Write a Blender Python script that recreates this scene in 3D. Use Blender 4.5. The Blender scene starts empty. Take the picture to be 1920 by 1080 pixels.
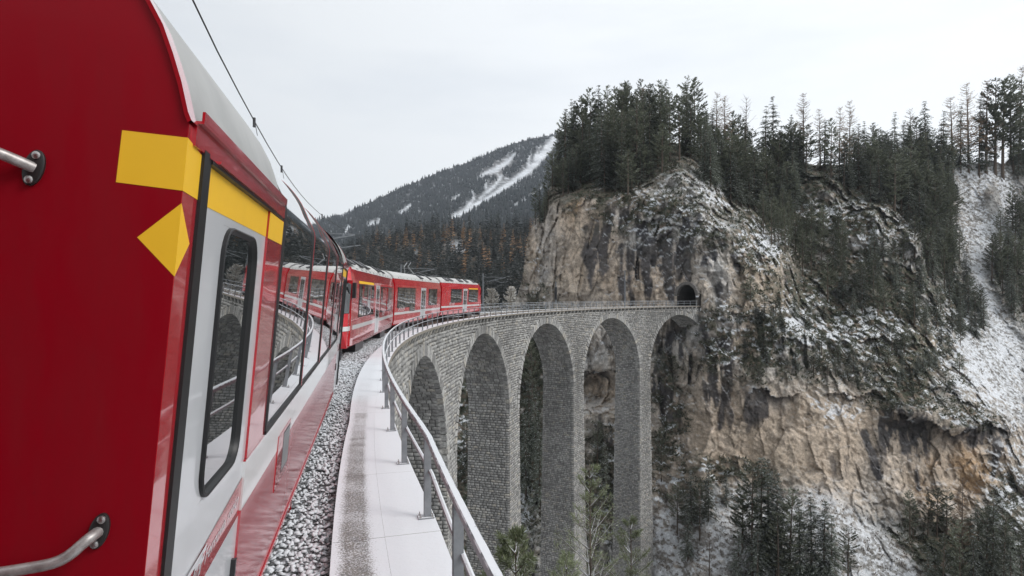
import bpy, math, random
import numpy as np
from mathutils import Vector

S = bpy.context.scene
COL = S.collection
random.seed(7)
RNG = np.random.default_rng(7)

# ------------------------------------------------------------------ camera, sky, sun, exposure
F, YH, ZC = 1162.16, 553.0, 1.977            # focal length and horizon row of the photograph (1920 wide), eye height above the deck edge
cam = bpy.data.cameras.new("camera"); cam.lens = F / 1920 * 36; cam.sensor_width = 36
cam.shift_y = 13 / 1920; cam.clip_start = 0.05; cam.clip_end = 20000
camo = bpy.data.objects.new("camera", cam); COL.objects.link(camo)
camo.location = (0, 0, ZC); camo.rotation_euler = (math.radians(90), 0, 0)
S.camera = camo

SUN_AZ, SUN_EL = math.radians(110), math.radians(40)
sun = bpy.data.lights.new("sun", 'SUN'); sun.energy = 1.5; sun.angle = math.radians(25); sun.color = (1, .97, .93)
suno = bpy.data.objects.new("sun", sun); COL.objects.link(suno)
sd = Vector((math.sin(SUN_AZ) * math.cos(SUN_EL), math.cos(SUN_AZ) * math.cos(SUN_EL), math.sin(SUN_EL)))
suno.rotation_euler = sd.to_track_quat('Z', 'Y').to_euler()
suno.location = (0, 0, 300)

W = bpy.data.worlds.new("World"); S.world = W; W.use_nodes = True
nt = W.node_tree; nt.nodes.clear()
def N(tree, typ, **kw):
    n = tree.nodes.new(typ)
    for k, v in kw.items():
        if k == 'ins':
            for a, b in v.items(): n.inputs[a].default_value = b
        else: setattr(n, k, v)
    return n
L = nt.links.new
sky = N(nt, 'ShaderNodeTexSky', sky_type='NISHITA', sun_disc=False, sun_elevation=SUN_EL, sun_rotation=SUN_AZ)
tc = N(nt, 'ShaderNodeTexCoord')
mp = N(nt, 'ShaderNodeMapping', ins={'Scale': (1.0, 1.0, 4.5)})
L(tc.outputs['Generated'], mp.inputs['Vector'])
cn = N(nt, 'ShaderNodeTexNoise', ins={'Scale': 1.6, 'Detail': 5.0, 'Roughness': .55})
L(mp.outputs[0], cn.inputs['Vector'])
dt = N(nt, 'ShaderNodeVectorMath', operation='DOT_PRODUCT'); dt.inputs[1].default_value = (.90, .31, .30)
L(tc.outputs['Generated'], dt.inputs[0])
br = N(nt, 'ShaderNodeMapRange', ins={'From Min': -.45, 'From Max': .95, 'To Min': 6.2, 'To Max': 10.7})
L(dt.outputs['Value'], br.inputs['Value'])
cl = N(nt, 'ShaderNodeVectorMath', operation='SCALE'); cl.inputs[0].default_value = (.97, 1.0, 1.025)
L(br.outputs[0], cl.inputs['Scale'])
cf = N(nt, 'ShaderNodeMapRange', ins={'From Min': .3, 'From Max': .55, 'To Min': .80, 'To Max': .97})
L(cn.outputs[0], cf.inputs['Value'])
mx = N(nt, 'ShaderNodeMix', data_type='RGBA')
L(cf.outputs[0], mx.inputs[0]); L(sky.outputs[0], mx.inputs[6]); L(cl.outputs[0], mx.inputs[7])
bg = N(nt, 'ShaderNodeBackground', ins={'Strength': .1})
L(mx.outputs[2], bg.inputs['Color'])
wo = N(nt, 'ShaderNodeOutputWorld'); L(bg.outputs[0], wo.inputs['Surface'])

S.view_settings.view_transform = 'Standard'; S.view_settings.look = 'None'
S.view_settings.exposure = 0.3; S.view_settings.gamma = 1; S.view_settings.use_curve_mapping = False
S.render.engine = 'CYCLES'
S.cycles.max_bounces = 6; S.cycles.diffuse_bounces = 3; S.cycles.glossy_bounces = 3
S.cycles.use_denoising = True

# ------------------------------------------------------------------ helpers
def tag(o, label=None, cat=None, group=None, kind=None):
    if label: o['label'] = label
    if cat: o['category'] = cat
    if group: o['group'] = group
    if kind: o['kind'] = kind
    return o
def empty(name, loc=(0, 0, 0), rz=0):
    o = bpy.data.objects.new(name, None); COL.objects.link(o); o.location = loc; o.rotation_euler = (0, 0, rz)
    o.empty_display_size = .2
    return o
def link(name, me, parent=None):
    o = bpy.data.objects.new(name, me); COL.objects.link(o)
    if parent: o.parent = parent
    return o
def npmesh(name, v, f, mats=(), smooth=False, attrs=None, mi=None):
    """v (N,3); f (M,k) array or list of tuples"""
    me = bpy.data.meshes.new(name)
    v = np.asarray(v, dtype=np.float32)
    if isinstance(f, np.ndarray):
        k = f.shape[1]; m = len(f)
        me.vertices.add(len(v)); me.vertices.foreach_set('co', v.ravel())
        me.loops.add(m * k); me.loops.foreach_set('vertex_index', f.astype(np.int32).ravel())
        me.polygons.add(m); me.polygons.foreach_set('loop_start', np.arange(0, m * k, k, dtype=np.int32))
        me.polygons.foreach_set('loop_total', np.full(m, k, dtype=np.int32))
    else:
        me.from_pydata(v.tolist(), [], [tuple(q) for q in f])
    for mt in mats: me.materials.append(mt)
    if mi is not None: me.polygons.foreach_set('material_index', np.asarray(mi, dtype=np.int32))
    if attrs:
        for k_, (a, typ) in attrs.items():
            dom = 'POINT'
            at = me.attributes.new(k_, typ, dom)
            a = np.asarray(a, dtype=np.float32)
            at.data.foreach_set('color' if typ == 'FLOAT_COLOR' else 'value', a.ravel())
    me.update(calc_edges=True)
    if smooth: me.polygons.foreach_set('use_smooth', np.ones(len(me.polygons), dtype=bool))
    me.validate()
    return me
class MB:
    def __init__(s): s.v = []; s.f = []; s.m = []
    def add(s, v, f, m=0):
        n = len(s.v); s.v += [tuple(map(float, p)) for p in v]; s.f += [tuple(i + n for i in q) for q in f]; s.m += [m] * len(f)
    def hexa(s, a, b, m=0):
        """a, b: 4 corners each (bottom ring, top ring) in the same order"""
        s.add(list(a) + list(b), [(3, 2, 1, 0), (4, 5, 6, 7), (0, 1, 5, 4), (1, 2, 6, 5), (2, 3, 7, 6), (3, 0, 4, 7)], m)
    def box(s, x0, x1, y0, y1, z0, z1, m=0):
        s.hexa([(x0, y0, z0), (x1, y0, z0), (x1, y1, z0), (x0, y1, z0)], [(x0, y0, z1), (x1, y0, z1), (x1, y1, z1), (x0, y1, z1)], m)
    def loft(s, rings, m=0, closed=True, cap=True):
        n = len(rings[0]); v = [p for r in rings for p in r]; f = []
        for i in range(len(rings) - 1):
            for j in range(n if closed else n - 1):
                k = (j + 1) % n
                f.append((i * n + j, i * n + k, (i + 1) * n + k, (i + 1) * n + j))
        if cap and closed:
            f.append(tuple(reversed(range(n)))); f.append(tuple((len(rings) - 1) * n + j for j in range(n)))
        s.add(v, f, m)
    def tube(s, path, r, n=6, m=0, r1=None):
        path = [Vector(p) for p in path]; rings = []
        up = Vector((0, 0, 1))
        for i, p in enumerate(path):
            d = (path[min(i + 1, len(path) - 1)] - path[max(i - 1, 0)]).normalized()
            a = d.cross(up)
            if a.length < 1e-3: a = d.cross(Vector((1, 0, 0)))
            a.normalize(); b = a.cross(d)
            rr = r if r1 is None else r + (r1 - r) * i / (len(path) - 1)
            rings.append([p + (a * math.cos(2 * math.pi * j / n) + b * math.sin(2 * math.pi * j / n)) * rr for j in range(n)])
        s.loft(rings, m)
    def build(s, name, mats, parent=None, smooth=False, bevel=0, mapf=None):
        v = s.v if mapf is None else [mapf(*p) for p in s.v]
        if not isinstance(mats, (list, tuple)): mats = [mats]
        me = npmesh(name, v, s.f, mats, smooth, mi=s.m)
        o = link(name, me, parent)
        if smooth: 
            try: me.set_sharp_from_angle(angle=math.radians(40))
            except Exception: pass
        if bevel:
            b = o.modifiers.new('bevel', 'BEVEL'); b.width = bevel; b.segments = 2; b.limit_method = 'ANGLE'
        return o

# numpy value noise
def _hash(ix, iy, iz, seed):
    h = (ix.astype(np.uint32) * np.uint32(374761393) + iy.astype(np.uint32) * np.uint32(668265263)
         + iz.astype(np.uint32) * np.uint32(2147483647) + np.uint32(seed * 974634777 & 0xffffffff))
    h = (h ^ (h >> np.uint32(13))) * np.uint32(1274126177)
    h = h ^ (h >> np.uint32(16))
    return (h & np.uint32(0xffffff)).astype(np.float32) / np.float32(0xffffff)
def vnoise(x, y, z, seed=0):
    x0, y0, z0 = np.floor(x), np.floor(y), np.floor(z)
    fx, fy, fz = x - x0, y - y0, z - z0
    fx, fy, fz = [q * q * (3 - 2 * q) for q in (fx, fy, fz)]
    ix, iy, iz = [q.astype(np.int64) & 0xffffffff for q in (x0, y0, z0)]
    r = 0
    for dx in (0, 1):
        for dy in (0, 1):
            for dz in (0, 1):
                w = (fx if dx else 1 - fx) * (fy if dy else 1 - fy) * (fz if dz else 1 - fz)
                r = r + w * _hash(ix + dx, iy + dy, iz + dz, seed)
    return r
def fbm(x, y, z, oct=4, seed=0, gain=.5):
    r = 0; a = 1; t = 0
    for i in range(oct):
        r = r + a * vnoise(x * 2 ** i + 17.3 * i, y * 2 ** i, z * 2 ** i, seed + i); t += a; a *= gain
    return r / t
def ridged(x, y, z, oct=4, seed=0):
    r = 0; a = 1; t = 0
    for i in range(oct):
        r = r + a * (1 - np.abs(2 * vnoise(x * 2 ** i, y * 2 ** i + 9.1 * i, z * 2 ** i, seed + i) - 1)); t += a; a *= .5
    return r / t
def sstep(a, b, x):
    q = np.clip((x - a) / (b - a), 0, 1); return q * q * (3 - 2 * q)
def blur(a, k):
    for ax in (0, 1):
        p = np.pad(a, [(k, k) if i == ax else (0, 0) for i in (0, 1)], mode='edge')
        c = np.cumsum(p, axis=ax); z = np.zeros_like(np.take(c, [0], axis=ax)); c = np.concatenate([z, c], axis=ax)
        n = a.shape[ax]
        a = (np.take(c, range(2 * k + 1, 2 * k + 1 + n), axis=ax) - np.take(c, range(0, n), axis=ax)) / (2 * k + 1)
    return a
def inpoly(px, py, poly):
    c = np.zeros(px.shape, bool); n = len(poly)
    for i in range(n):
        x0, y0 = poly[i]; x1, y1 = poly[(i + 1) % n]
        if y0 == y1: continue
        m = ((y0 > py) != (y1 > py)) & (px < (x1 - x0) * (py - y0) / (y1 - y0) + x0)
        c ^= m
    return c
def segdist(px, py, pts):
    d = np.full(px.shape, 1e9)
    for (x0, y0, w0), (x1, y1, w1) in zip(pts[:-1], pts[1:]):
        dx, dy = x1 - x0, y1 - y0; t = np.clip(((px - x0) * dx + (py - y0) * dy) / (dx * dx + dy * dy), 0, 1)
        d = np.minimum(d, np.hypot(px - x0 - t * dx, py - y0 - t * dy) - (w0 + (w1 - w0) * t))
    return d

def worley(x, y, z, seed):
    ix, iy, iz = np.floor(x), np.floor(y), np.floor(z); f1 = np.full(x.shape, 9.); f2 = np.full(x.shape, 9.); hh = np.zeros_like(x); vx = np.zeros_like(x); vy = np.zeros_like(x); vz_ = np.zeros_like(x)
    for dx in (-1, 0, 1):
        for dy in (-1, 0, 1):
            for dz in (-1, 0, 1):
                a, b_, c_ = [(q + d).astype(np.int64) & 0xffffffff for q, d in ((ix, dx), (iy, dy), (iz, dz))]
                px1, py1, pz1 = ix + dx + _hash(a, b_, c_, seed) - x, iy + dy + _hash(a, b_, c_, seed + 1) - y, iz + dz + _hash(a, b_, c_, seed + 2) - z
                d = px1 * px1 + py1 * py1 + pz1 * pz1; m_ = d < f1
                f2 = np.where(m_, f1, np.minimum(f2, d)); f1 = np.where(m_, d, f1); hh = np.where(m_, _hash(a, b_, c_, seed + 3), hh)
                vx = np.where(m_, px1, vx); vy = np.where(m_, py1, vy); vz_ = np.where(m_, pz1, vz_)
    return np.sqrt(f1), np.sqrt(f2), hh, vx, vy, vz_
def facets(x, y, z, seed):
    f1, f2, h, vx, vy, vz_ = worley(x, y, z, seed); h2 = (h * 17.31) % 1; h3 = (h * 91.7) % 1
    return (h - .5) * .7 + vx * (h2 - .5) * 1.8 + vz_ * (h3 - .75) * 1.5, f2 - f1, h
# ------------------------------------------------------------------ materials
def M(name):
    m = bpy.data.materials.new(name); m.use_nodes = True
    t = m.node_tree; b = t.nodes['Principled BSDF']
    return m, t, b
def setp(b, color=None, rough=None, spec=None, metal=None, coat=None, coat_r=None):
    if color is not None: b.inputs['Base Color'].default_value = (*color, 1)
    if rough is not None: b.inputs['Roughness'].default_value = rough
    if spec is not None: b.inputs['Specular IOR Level'].default_value = spec
    if metal is not None: b.inputs['Metallic'].default_value = metal
    if coat is not None: b.inputs['Coat Weight'].default_value = coat
    if coat_r is not None: b.inputs['Coat Roughness'].default_value = coat_r
def noise_node(t, scale, detail=3, rough=.5, coord='Object', vec=None, stretch=None):
    n = N(t, 'ShaderNodeTexNoise', ins={'Scale': scale, 'Detail': detail, 'Roughness': rough})
    if vec is None and coord == 'Object':
        vec = N(t, 'ShaderNodeNewGeometry').outputs['Position']
    elif vec is None: vec = N(t, 'ShaderNodeTexCoord').outputs[coord]
    if stretch:
        mpn = N(t, 'ShaderNodeMapping', ins={'Scale': stretch}); t.links.new(vec, mpn.inputs['Vector']); vec = mpn.outputs[0]
    t.links.new(vec, n.inputs['Vector'])
    return n
def ramp(t, src, a, b, lo=0., hi=1.):
    r = N(t, 'ShaderNodeMapRange', ins={'From Min': a, 'From Max': b, 'To Min': lo, 'To Max': hi})
    t.links.new(src, r.inputs['Value']); return r.outputs[0]
def mixc(t, fac, a, b):
    x = N(t, 'ShaderNodeMix', data_type='RGBA')
    for s, q in ((0, fac), (6, a), (7, b)):
        if isinstance(q, (tuple, list)): x.inputs[s].default_value = (*q, 1)
        elif isinstance(q, (int, float)): x.inputs[s].default_value = q
        else: t.links.new(q, x.inputs[s])
    return x.outputs[2]
def bump(t, b, src, strength=.3, dist=.02):
    n = N(t, 'ShaderNodeBump', ins={'Strength': strength, 'Distance': dist}); t.links.new(src, n.inputs['Height'])
    t.links.new(n.outputs[0], b.inputs['Normal']); return n
def math_(t, op, a, b=None):
    n = N(t, 'ShaderNodeMath', operation=op)
    for i, q in enumerate((a, b)):
        if q is None: continue
        if isinstance(q, (int, float)): n.inputs[i].default_value = q
        else: t.links.new(q, n.inputs[i])
    return n.outputs[0]
def normal_z(t):
    g = N(t, 'ShaderNodeNewGeometry'); s = N(t, 'ShaderNodeSeparateXYZ'); t.links.new(g.outputs['Normal'], s.inputs[0])
    return s.outputs[2]
SNOW = (.75, .77, .80)

def paint(name, color, rough=.28, coat=.5, dirt=.12, wave=0):
    m, t, b = M(name); setp(b, color, rough, .5, 0, coat, .04)
    n = noise_node(t, 3.0, 5, .6)
    dark = tuple(c * (1 - dirt) + .02 * dirt for c in color)
    t.links.new(mixc(t, ramp(t, n.outputs[0], .35, .7), color, dark), b.inputs['Base Color'])
    if wave:
        n3 = noise_node(t, 1.0, 2, .5, stretch=(1.2, 1.2, 7.0)); bp = bump(t, b, n3.outputs[0], wave, .02)
        t.links.new(bp.outputs[0], b.inputs['Coat Normal'])
    return m
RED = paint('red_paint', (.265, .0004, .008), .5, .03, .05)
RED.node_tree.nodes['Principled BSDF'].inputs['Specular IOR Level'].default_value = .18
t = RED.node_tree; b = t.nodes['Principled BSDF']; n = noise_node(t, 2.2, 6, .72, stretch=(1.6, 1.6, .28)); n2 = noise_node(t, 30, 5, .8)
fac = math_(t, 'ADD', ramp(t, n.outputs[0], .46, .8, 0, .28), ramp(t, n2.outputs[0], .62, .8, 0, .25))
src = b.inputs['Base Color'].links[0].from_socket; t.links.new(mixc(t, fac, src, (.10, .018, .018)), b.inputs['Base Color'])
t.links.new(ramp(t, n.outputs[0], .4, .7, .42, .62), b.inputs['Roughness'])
RED_GLOSS = paint('red_gloss_paint', (.46, .010, .020), .2, 1.0, .1, .12)
RED_SKIRT = paint('red_skirt_paint', (.50, .02, .035), .3, 1.0, .1, .10); RED_SKIRT.node_tree.nodes['Principled BSDF'].inputs['Coat Roughness'].default_value = .12; RED_SKIRT.node_tree.nodes['Principled BSDF'].inputs['Coat IOR'].default_value = 2.1
RED_TRAIN = paint('red_railcar_paint', (.60, .012, .022), .2, 1.0, .1, .1)
WHITE = paint('white_paint', (.60, .61, .63), .3, .5, .06)
STRIPE_W = paint('stripe_white_paint', (.72, .72, .72), .3, .8, .06, .06)
YELLOW = paint('yellow_foil', (.93, .54, .025), .45, .1, .05)
ROOFP = paint('roof_paint', (.38, .38, .37), .5, 0, .2)
ROOFW = paint('white_roof_paint', (.56, .555, .54), .5, 0, .22)
DARKP = paint('dark_equipment_paint', (.05, .05, .055), .5, 0, .2)
RUBBER, t, b = M('black_rubber'); setp(b, (.012, .012, .013), .45, .5)
GREYP = paint('grey_paint', (.30, .31, .32), .4, .1, .15)
BLACKP = paint('black_paint', (.015, .015, .017), .35, .2, .1)

def glass(name, tint, wob):
    m, t, b = M(name); setp(b, tint, .015, .6, 0, 1.0, .01); b.inputs['IOR'].default_value = 1.6
    n = noise_node(t, 1.3, 2, .4); bp = bump(t, b, n.outputs[0], wob, .02); t.links.new(bp.outputs[0], b.inputs['Coat Normal'])
    return m
GLASS = glass('tinted_glass', (.012, .015, .016), .015)
GLASS_FAR = glass('window_glass', (.02, .022, .024), .02)

STEEL, t, b = M('handrail_steel'); setp(b, (.42, .40, .39), .42, .5, .55)
n = noise_node(t, 25, 5, .7); t.links.new(mixc(t, ramp(t, n.outputs[0], .35, .7), (.5, .48, .47), (.25, .22, .21)), b.inputs['Base Color'])
CAST, t, b = M('cast_iron'); setp(b, (.03, .028, .028), .4, .5, .3)
BOLT, t, b = M('bolt_steel'); setp(b, (.45, .43, .42), .3, .5, .9)
GALV, t, b = M('galvanised_steel'); setp(b, (.3, .32, .34), .5, .5, .4)
n = noise_node(t, 9, 4, .7)
t.links.new(mixc(t, ramp(t, n.outputs[0], .3, .7), (.21, .225, .24), (.30, .315, .33)), b.inputs['Base Color'])
WIRE, t, b = M('wire_copper'); setp(b, (.02, .018, .016), .5)
POLE, t, b = M('mast_steel'); setp(b, (.17, .18, .19), .55, .5, .3)

def snowy(name, base, base2, lo, hi, nscale, rough=.8, grit=False):
    """a base material with snow lying on whatever faces up"""
    m, t, b = M(name); setp(b, base, rough, .3)
    nz = normal_z(t); n = noise_node(t, nscale, 5, .65)
    cov = math_(t, 'ADD', nz, ramp(t, n.outputs[0], .3, .7, -.35, .35))
    fac = ramp(t, cov, lo, hi)
    n2 = noise_node(t, nscale * 2.3, 4, .6)
    bc = mixc(t, ramp(t, n2.outputs[0], .35, .65), base, base2)
    if grit:
        at = N(t, 'ShaderNodeAttribute', attribute_name='grit')
        n3 = noise_node(t, 60, 5, .8); n4 = noise_node(t, 1.3, 5, .75)
        g = math_(t, 'MULTIPLY', ramp(t, n4.outputs[0], .1, .75, .25, 1.0), at.outputs['Fac'])
        g = math_(t, 'ADD', ramp(t, n3.outputs[0], .3, .7, -.75, .45), g)
        fac = math_(t, 'MULTIPLY', fac, ramp(t, g, .20, .62, 1.0, .15))
    t.links.new(mixc(t, fac, bc, SNOW), b.inputs['Base Color'])
    n5 = noise_node(t, nscale * 3, 4, .6); bump(t, b, n5.outputs[0], .35, .01)
    return m
RAILM = snowy('snowy_railing_steel', (.20, .215, .23), (.27, .28, .30), .55, .75, 9, .5)
SLABM = snowy('snowy_concrete', (.30, .27, .23), (.22, .20, .17), .45, .6, 4)
SLABG = snowy('gritty_snowy_concrete', (.13, .105, .075), (.07, .06, .05), .45, .6, 6, grit=True)
BALLM = snowy('snowy_ballast', (.17, .165, .16), (.08, .08, .08), -.35, .12, 14)
BEDM, t, b = M('ballast_bed_dirt'); setp(b, (.04, .04, .04), .95); n = noise_node(t, 22, 4, .7); t.links.new(mixc(t, ramp(t, n.outputs[0], .42, .55), (.06, .06, .06), (.6, .61, .63)), b.inputs['Base Color'])
RAILS = snowy('rail_steel', (.12, .08, .06), (.2, .15, .12), 1.2, 1.5, 6, .5)

def stone_mat(name, a, bcol, c):
    m, t, b = M(name); setp(b, a, .9, .2)
    at = N(t, 'ShaderNodeAttribute', attribute_name='rnd'); oi = N(t, 'ShaderNodeObjectInfo')
    f = math_(t, 'FRACT', math_(t, 'ADD', at.outputs['Fac'], oi.outputs['Random']))
    n = noise_node(t, 5.0, 5, .7)
    c1 = mixc(t, ramp(t, f, .0, .8), a, bcol)
    c1 = mixc(t, ramp(t, f, .82, 1.0), c1, c)
    c2 = mixc(t, ramp(t, n.outputs[0], .3, .72, 0, .75), c1, (.07, .068, .065))
    n2 = noise_node(t, .12, 4, .6, stretch=(1, 1, .35))
    c3 = mixc(t, ramp(t, n2.outputs[0], .45, .72, 0, .55), c2, (.10, .098, .092))
    t.links.new(c3, b.inputs['Base Color'])
    n3 = noise_node(t, 18, 5, .75); bump(t, b, n3.outputs[0], .7, .03)
    return m
STONE = stone_mat('limestone_block', (.33, .325, .315), (.64, .63, .605), (.63, .585, .51))
MORTAR, t, b = M('mortar'); setp(b, (.10, .098, .092), .95, .1)
n = noise_node(t, 6, 4, .6); t.links.new(mixc(t, n.outputs[0], (.07, .068, .064), (.17, .165, .155)), b.inputs['Base Color'])

def vcol_mat(name, bump_scale=2.2, bs=.6, bd=.15, micro=.35):
    m, t, b = M(name); setp(b, (.5, .5, .5), .9, .15)
    at = N(t, 'ShaderNodeAttribute', attribute_name='col')
    n = noise_node(t, bump_scale, 6, .72)
    n2 = noise_node(t, bump_scale * 3.7, 4, .7)
    hs = N(t, 'ShaderNodeMix', data_type='RGBA', blend_type='MULTIPLY'); hs.inputs[0].default_value = 1
    t.links.new(at.outputs['Color'], hs.inputs[6])
    gr = N(t, 'ShaderNodeCombineColor')
    v = ramp(t, math_(t, 'MULTIPLY', n.outputs[0], n2.outputs[0]), .12, .42, 1 - micro, 1 + micro)
    for i in range(3): t.links.new(v, gr.inputs[i])
    t.links.new(gr.outputs[0], hs.inputs[7]); t.links.new(hs.outputs[2], b.inputs['Base Color'])
    bump(t, b, n.outputs[0], bs, bd)
    return m
CLIFFM = vcol_mat('cliff_rock', 1.3, .9, .35, .4)
HILLM = vcol_mat('hill_soil', .25, .5, .6, .3)
MOUNTM = vcol_mat('mountain_ground', .03, .4, 4, .3)

def leaf_mat(name, a, bcol, frost=.0, trans=.35):
    m, t, b = M(name); setp(b, a, .75, .2)
    at = N(t, 'ShaderNodeAttribute', attribute_name='rnd'); oi = N(t, 'ShaderNodeObjectInfo')
    c1 = mixc(t, at.outputs['Fac'], a, bcol)
    hv = N(t, 'ShaderNodeHueSaturation', ins={'Saturation': 1.0})
    t.links.new(ramp(t, oi.outputs['Random'], 0, 1, .65, 1.35), hv.inputs['Value']); t.links.new(c1, hv.inputs['Color'])
    out = hv.outputs[0]
    if frost:
        f = math_(t, 'MULTIPLY', ramp(t, normal_z(t), .55, .9), ramp(t, at.outputs['Fac'], .5, 1.0, 0, frost))
        out = mixc(t, f, out, (.7, .72, .75))
    t.links.new(out, b.inputs['Base Color'])
    if trans:
        tr = N(t, 'ShaderNodeBsdfTranslucent'); t.links.new(out, tr.inputs['Color']); ms = N(t, 'ShaderNodeMixShader', ins={0: trans})
        t.links.new(b.outputs[0], ms.inputs[1]); t.links.new(tr.outputs[0], ms.inputs[2]); t.links.new(ms.outputs[0], t.nodes['Material Output'].inputs['Surface'])
    return m
SPRUCE = leaf_mat('spruce_needles', (.085, .100, .078), (.185, .200, .160), .6)
PINE = leaf_mat('pine_needles', (.095, .108, .078), (.200, .212, .155), .5)
LARCH = leaf_mat('larch_twigs', (.24, .17, .12), (.40, .29, .20))
FARLEAF = leaf_mat('far_spruce_needles', (.050, .057, .054), (.110, .115, .105), .35)
FARLARCH = leaf_mat('far_larch_needles', (.36, .23, .13), (.52, .35, .22))
SHRUBM = leaf_mat('dwarf_pine_needles', (.070, .076, .054), (.135, .14, .10), .6)
BARK, t, b = M('bark'); setp(b, (.10, .08, .065), .9, .1)
n = noise_node(t, 4, 5, .7, stretch=(1, 1, .2)); t.links.new(mixc(t, n.outputs[0], (.07, .058, .05), (.19, .15, .12)), b.inputs['Base Color'])
DEADW, t, b = M('dead_wood'); setp(b, (.32, .29, .26), .9, .1)
SNOWM, t, b = M('snow'); setp(b, SNOW, .8, .2)
NEEDLE = leaf_mat('young_pine_needles', (.13, .155, .085), (.30, .33, .20), .5)

# ------------------------------------------------------------------ viaduct frame: polar about the centre of the curve
CX, CY, RIN = 93.719, 34.034, 98.611
PH0, DST = -.0954, .2129
ROUT = 103.6
def P(t, r, z): return (CX - r * math.cos(t), CY + r * math.sin(t), z)
def Pn(t, r, z): return np.stack([CX - r * np.cos(t), CY + r * np.sin(t), z + 0 * t], -1)
def px(p):
    return 960 + F * p[0] / p[1], YH - F * (p[2] - ZC) / p[1]
def dr(t):
    return .13 * min(1.1, (-.293 - t) / .03) if t < -.293 else 0.0
def w_in(t): return 99.29 + max(0, min(.36, -t) - .247) * 4.3
def w_seam(t): return 98.80 + max(0, min(.36, -t) - .217) * 3.6
RW = RIN + .24                    # masonry face
SPC = DST * RW
PW = 3.3                          # pier width at the springing
AR = (SPC - PW) / 2
ZCR = -1.53; ZSP = ZCR - AR
RING = .78
T_END = .928
def pier_half(z): return PW / 2 + .011 * max(0, ZSP - z)
def r_in(z): return RW - .012 * max(0, ZSP - z)
ROUTW = 103.4
def r_out(z): return ROUTW + .012 * max(0, ZSP - z)

# ---- stones: collected as quads on a surface with outward normal and depth
ST_Q, ST_N, ST_E = [], [], []
def add_stone(q, n, e): ST_Q.append(q); ST_N.append(n); ST_E.append(e)
BACK = MB()
rs = random.Random(3)
def rowfill(x0, x1, wmin, wmax):
    x = x0; out = []
    if x1 - x0 < .12: return out
    while x < x1 - 1e-6:
        w = rs.uniform(wmin, wmax)
        if x1 - x - w < wmin * .6: w = x1 - x
        out.append((x, min(x1, x + w))); x += w
    return out
def face_pt(s, z): return P(s / RW, r_in(z), z)
J = .022
def face_course(s0, s1, z0, z1, wmin, wmax, irregular=0):
    n = max(1, int((s1 - s0) / 1.2))
    for i in range(n):
        a, b_ = s0 + (s1 - s0) * i / n, s0 + (s1 - s0) * (i + 1) / n
        q = [P(a / RW, r_in(z0) + .03, z0), P(b_ / RW, r_in(z0) + .03, z0), P(b_ / RW, r_in(z1) + .03, z1), P(a / RW, r_in(z1) + .03, z1)]
        BACK.add(q, [(0, 1, 2, 3)])
    for a, b_ in rowfill(s0, s1, wmin, wmax):
        if a / RW > T_END: continue
        jz = irregular * (z1 - z0) * .22
        za, zb, zc, zd = [rs.uniform(-jz, jz) for _ in range(4)]
        q = [face_pt(a + J, z0 + J + za), face_pt(b_ - J, z0 + J + zb), face_pt(b_ - J, z1 - J + zc), face_pt(a + J, z1 - J + zd)]
        tm = (a + b_) / 2 / RW
        add_stone(q, (math.cos(tm), -math.sin(tm), 0), rs.uniform(.03, .085))
arches = [(k, (PH0 + DST * (k + .5)) * RW) for k in range(-1, 5)]         # index and centre
piers = [(k, (PH0 + DST * k) * RW) for k in range(0, 5)]
S0, S1 = -.3083 * RW, T_END * RW
# spandrels
z = -.5
while z > ZSP + .05:
    h = rs.uniform(.20, .30); zt, zb = z, max(z - h, ZSP); zm = (zt + zb) / 2
    cuts = []
    for k, sc in arches:
        dz = zm - ZSP; ro = AR + RING * .92
        if dz < ro: cuts.append((sc - math.sqrt(ro * ro - dz * dz), sc + math.sqrt(ro * ro - dz * dz)))
    cur = S0
    for a, b_ in cuts:
        if a > cur and a < S1: face_course(cur, min(a, S1), zb, zt, .3, .72, .8)
        cur = max(cur, b_)
    if cur < S1: face_course(cur, S1, zb, zt, .3, .72, .8)
    z = zb
# pier fronts and sides below the springing, to just past the frame's lower edge
for k, sc in piers:
    p = P(sc / RW, RW, 0)
    zmin = max(-58, ZC - 540 / F * (p[1] + 6) - 1.5)
    z = ZSP
    while z > zmin:
        h = rs.uniform(.22, .29); zt, zb = z, z - h
        hw = pier_half((zt + zb) / 2)
        if sc - hw < S1: face_course(sc - hw, min(sc + hw, S1), zb, zt, .32, .68, .35)
        # side facing back along the track
        t0 = (sc - hw) / RW
        ra, rb = r_in(zb), r_out(zb)
        q = [P(t0 + .0003, rb, zb), P(t0 + .0003, ra, zb), P(t0 + .0003, ra, zt), P(t0 + .0003, rb, zt)]
        BACK.add(q, [(0, 1, 2, 3)])
        if k > 0 or z > -26:
            nt_ = (-math.sin(t0), -math.cos(t0), 0)
            for a, b_ in rowfill(ra, rb, .30, .62):
                q = [P(t0, b_ - J, zb + J), P(t0, a + J, zb + J), P(t0, a + J, zt - J), P(t0, b_ - J, zt - J)]
                add_stone(q, nt_, rs.uniform(.025, .075))
        z = zb
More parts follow.
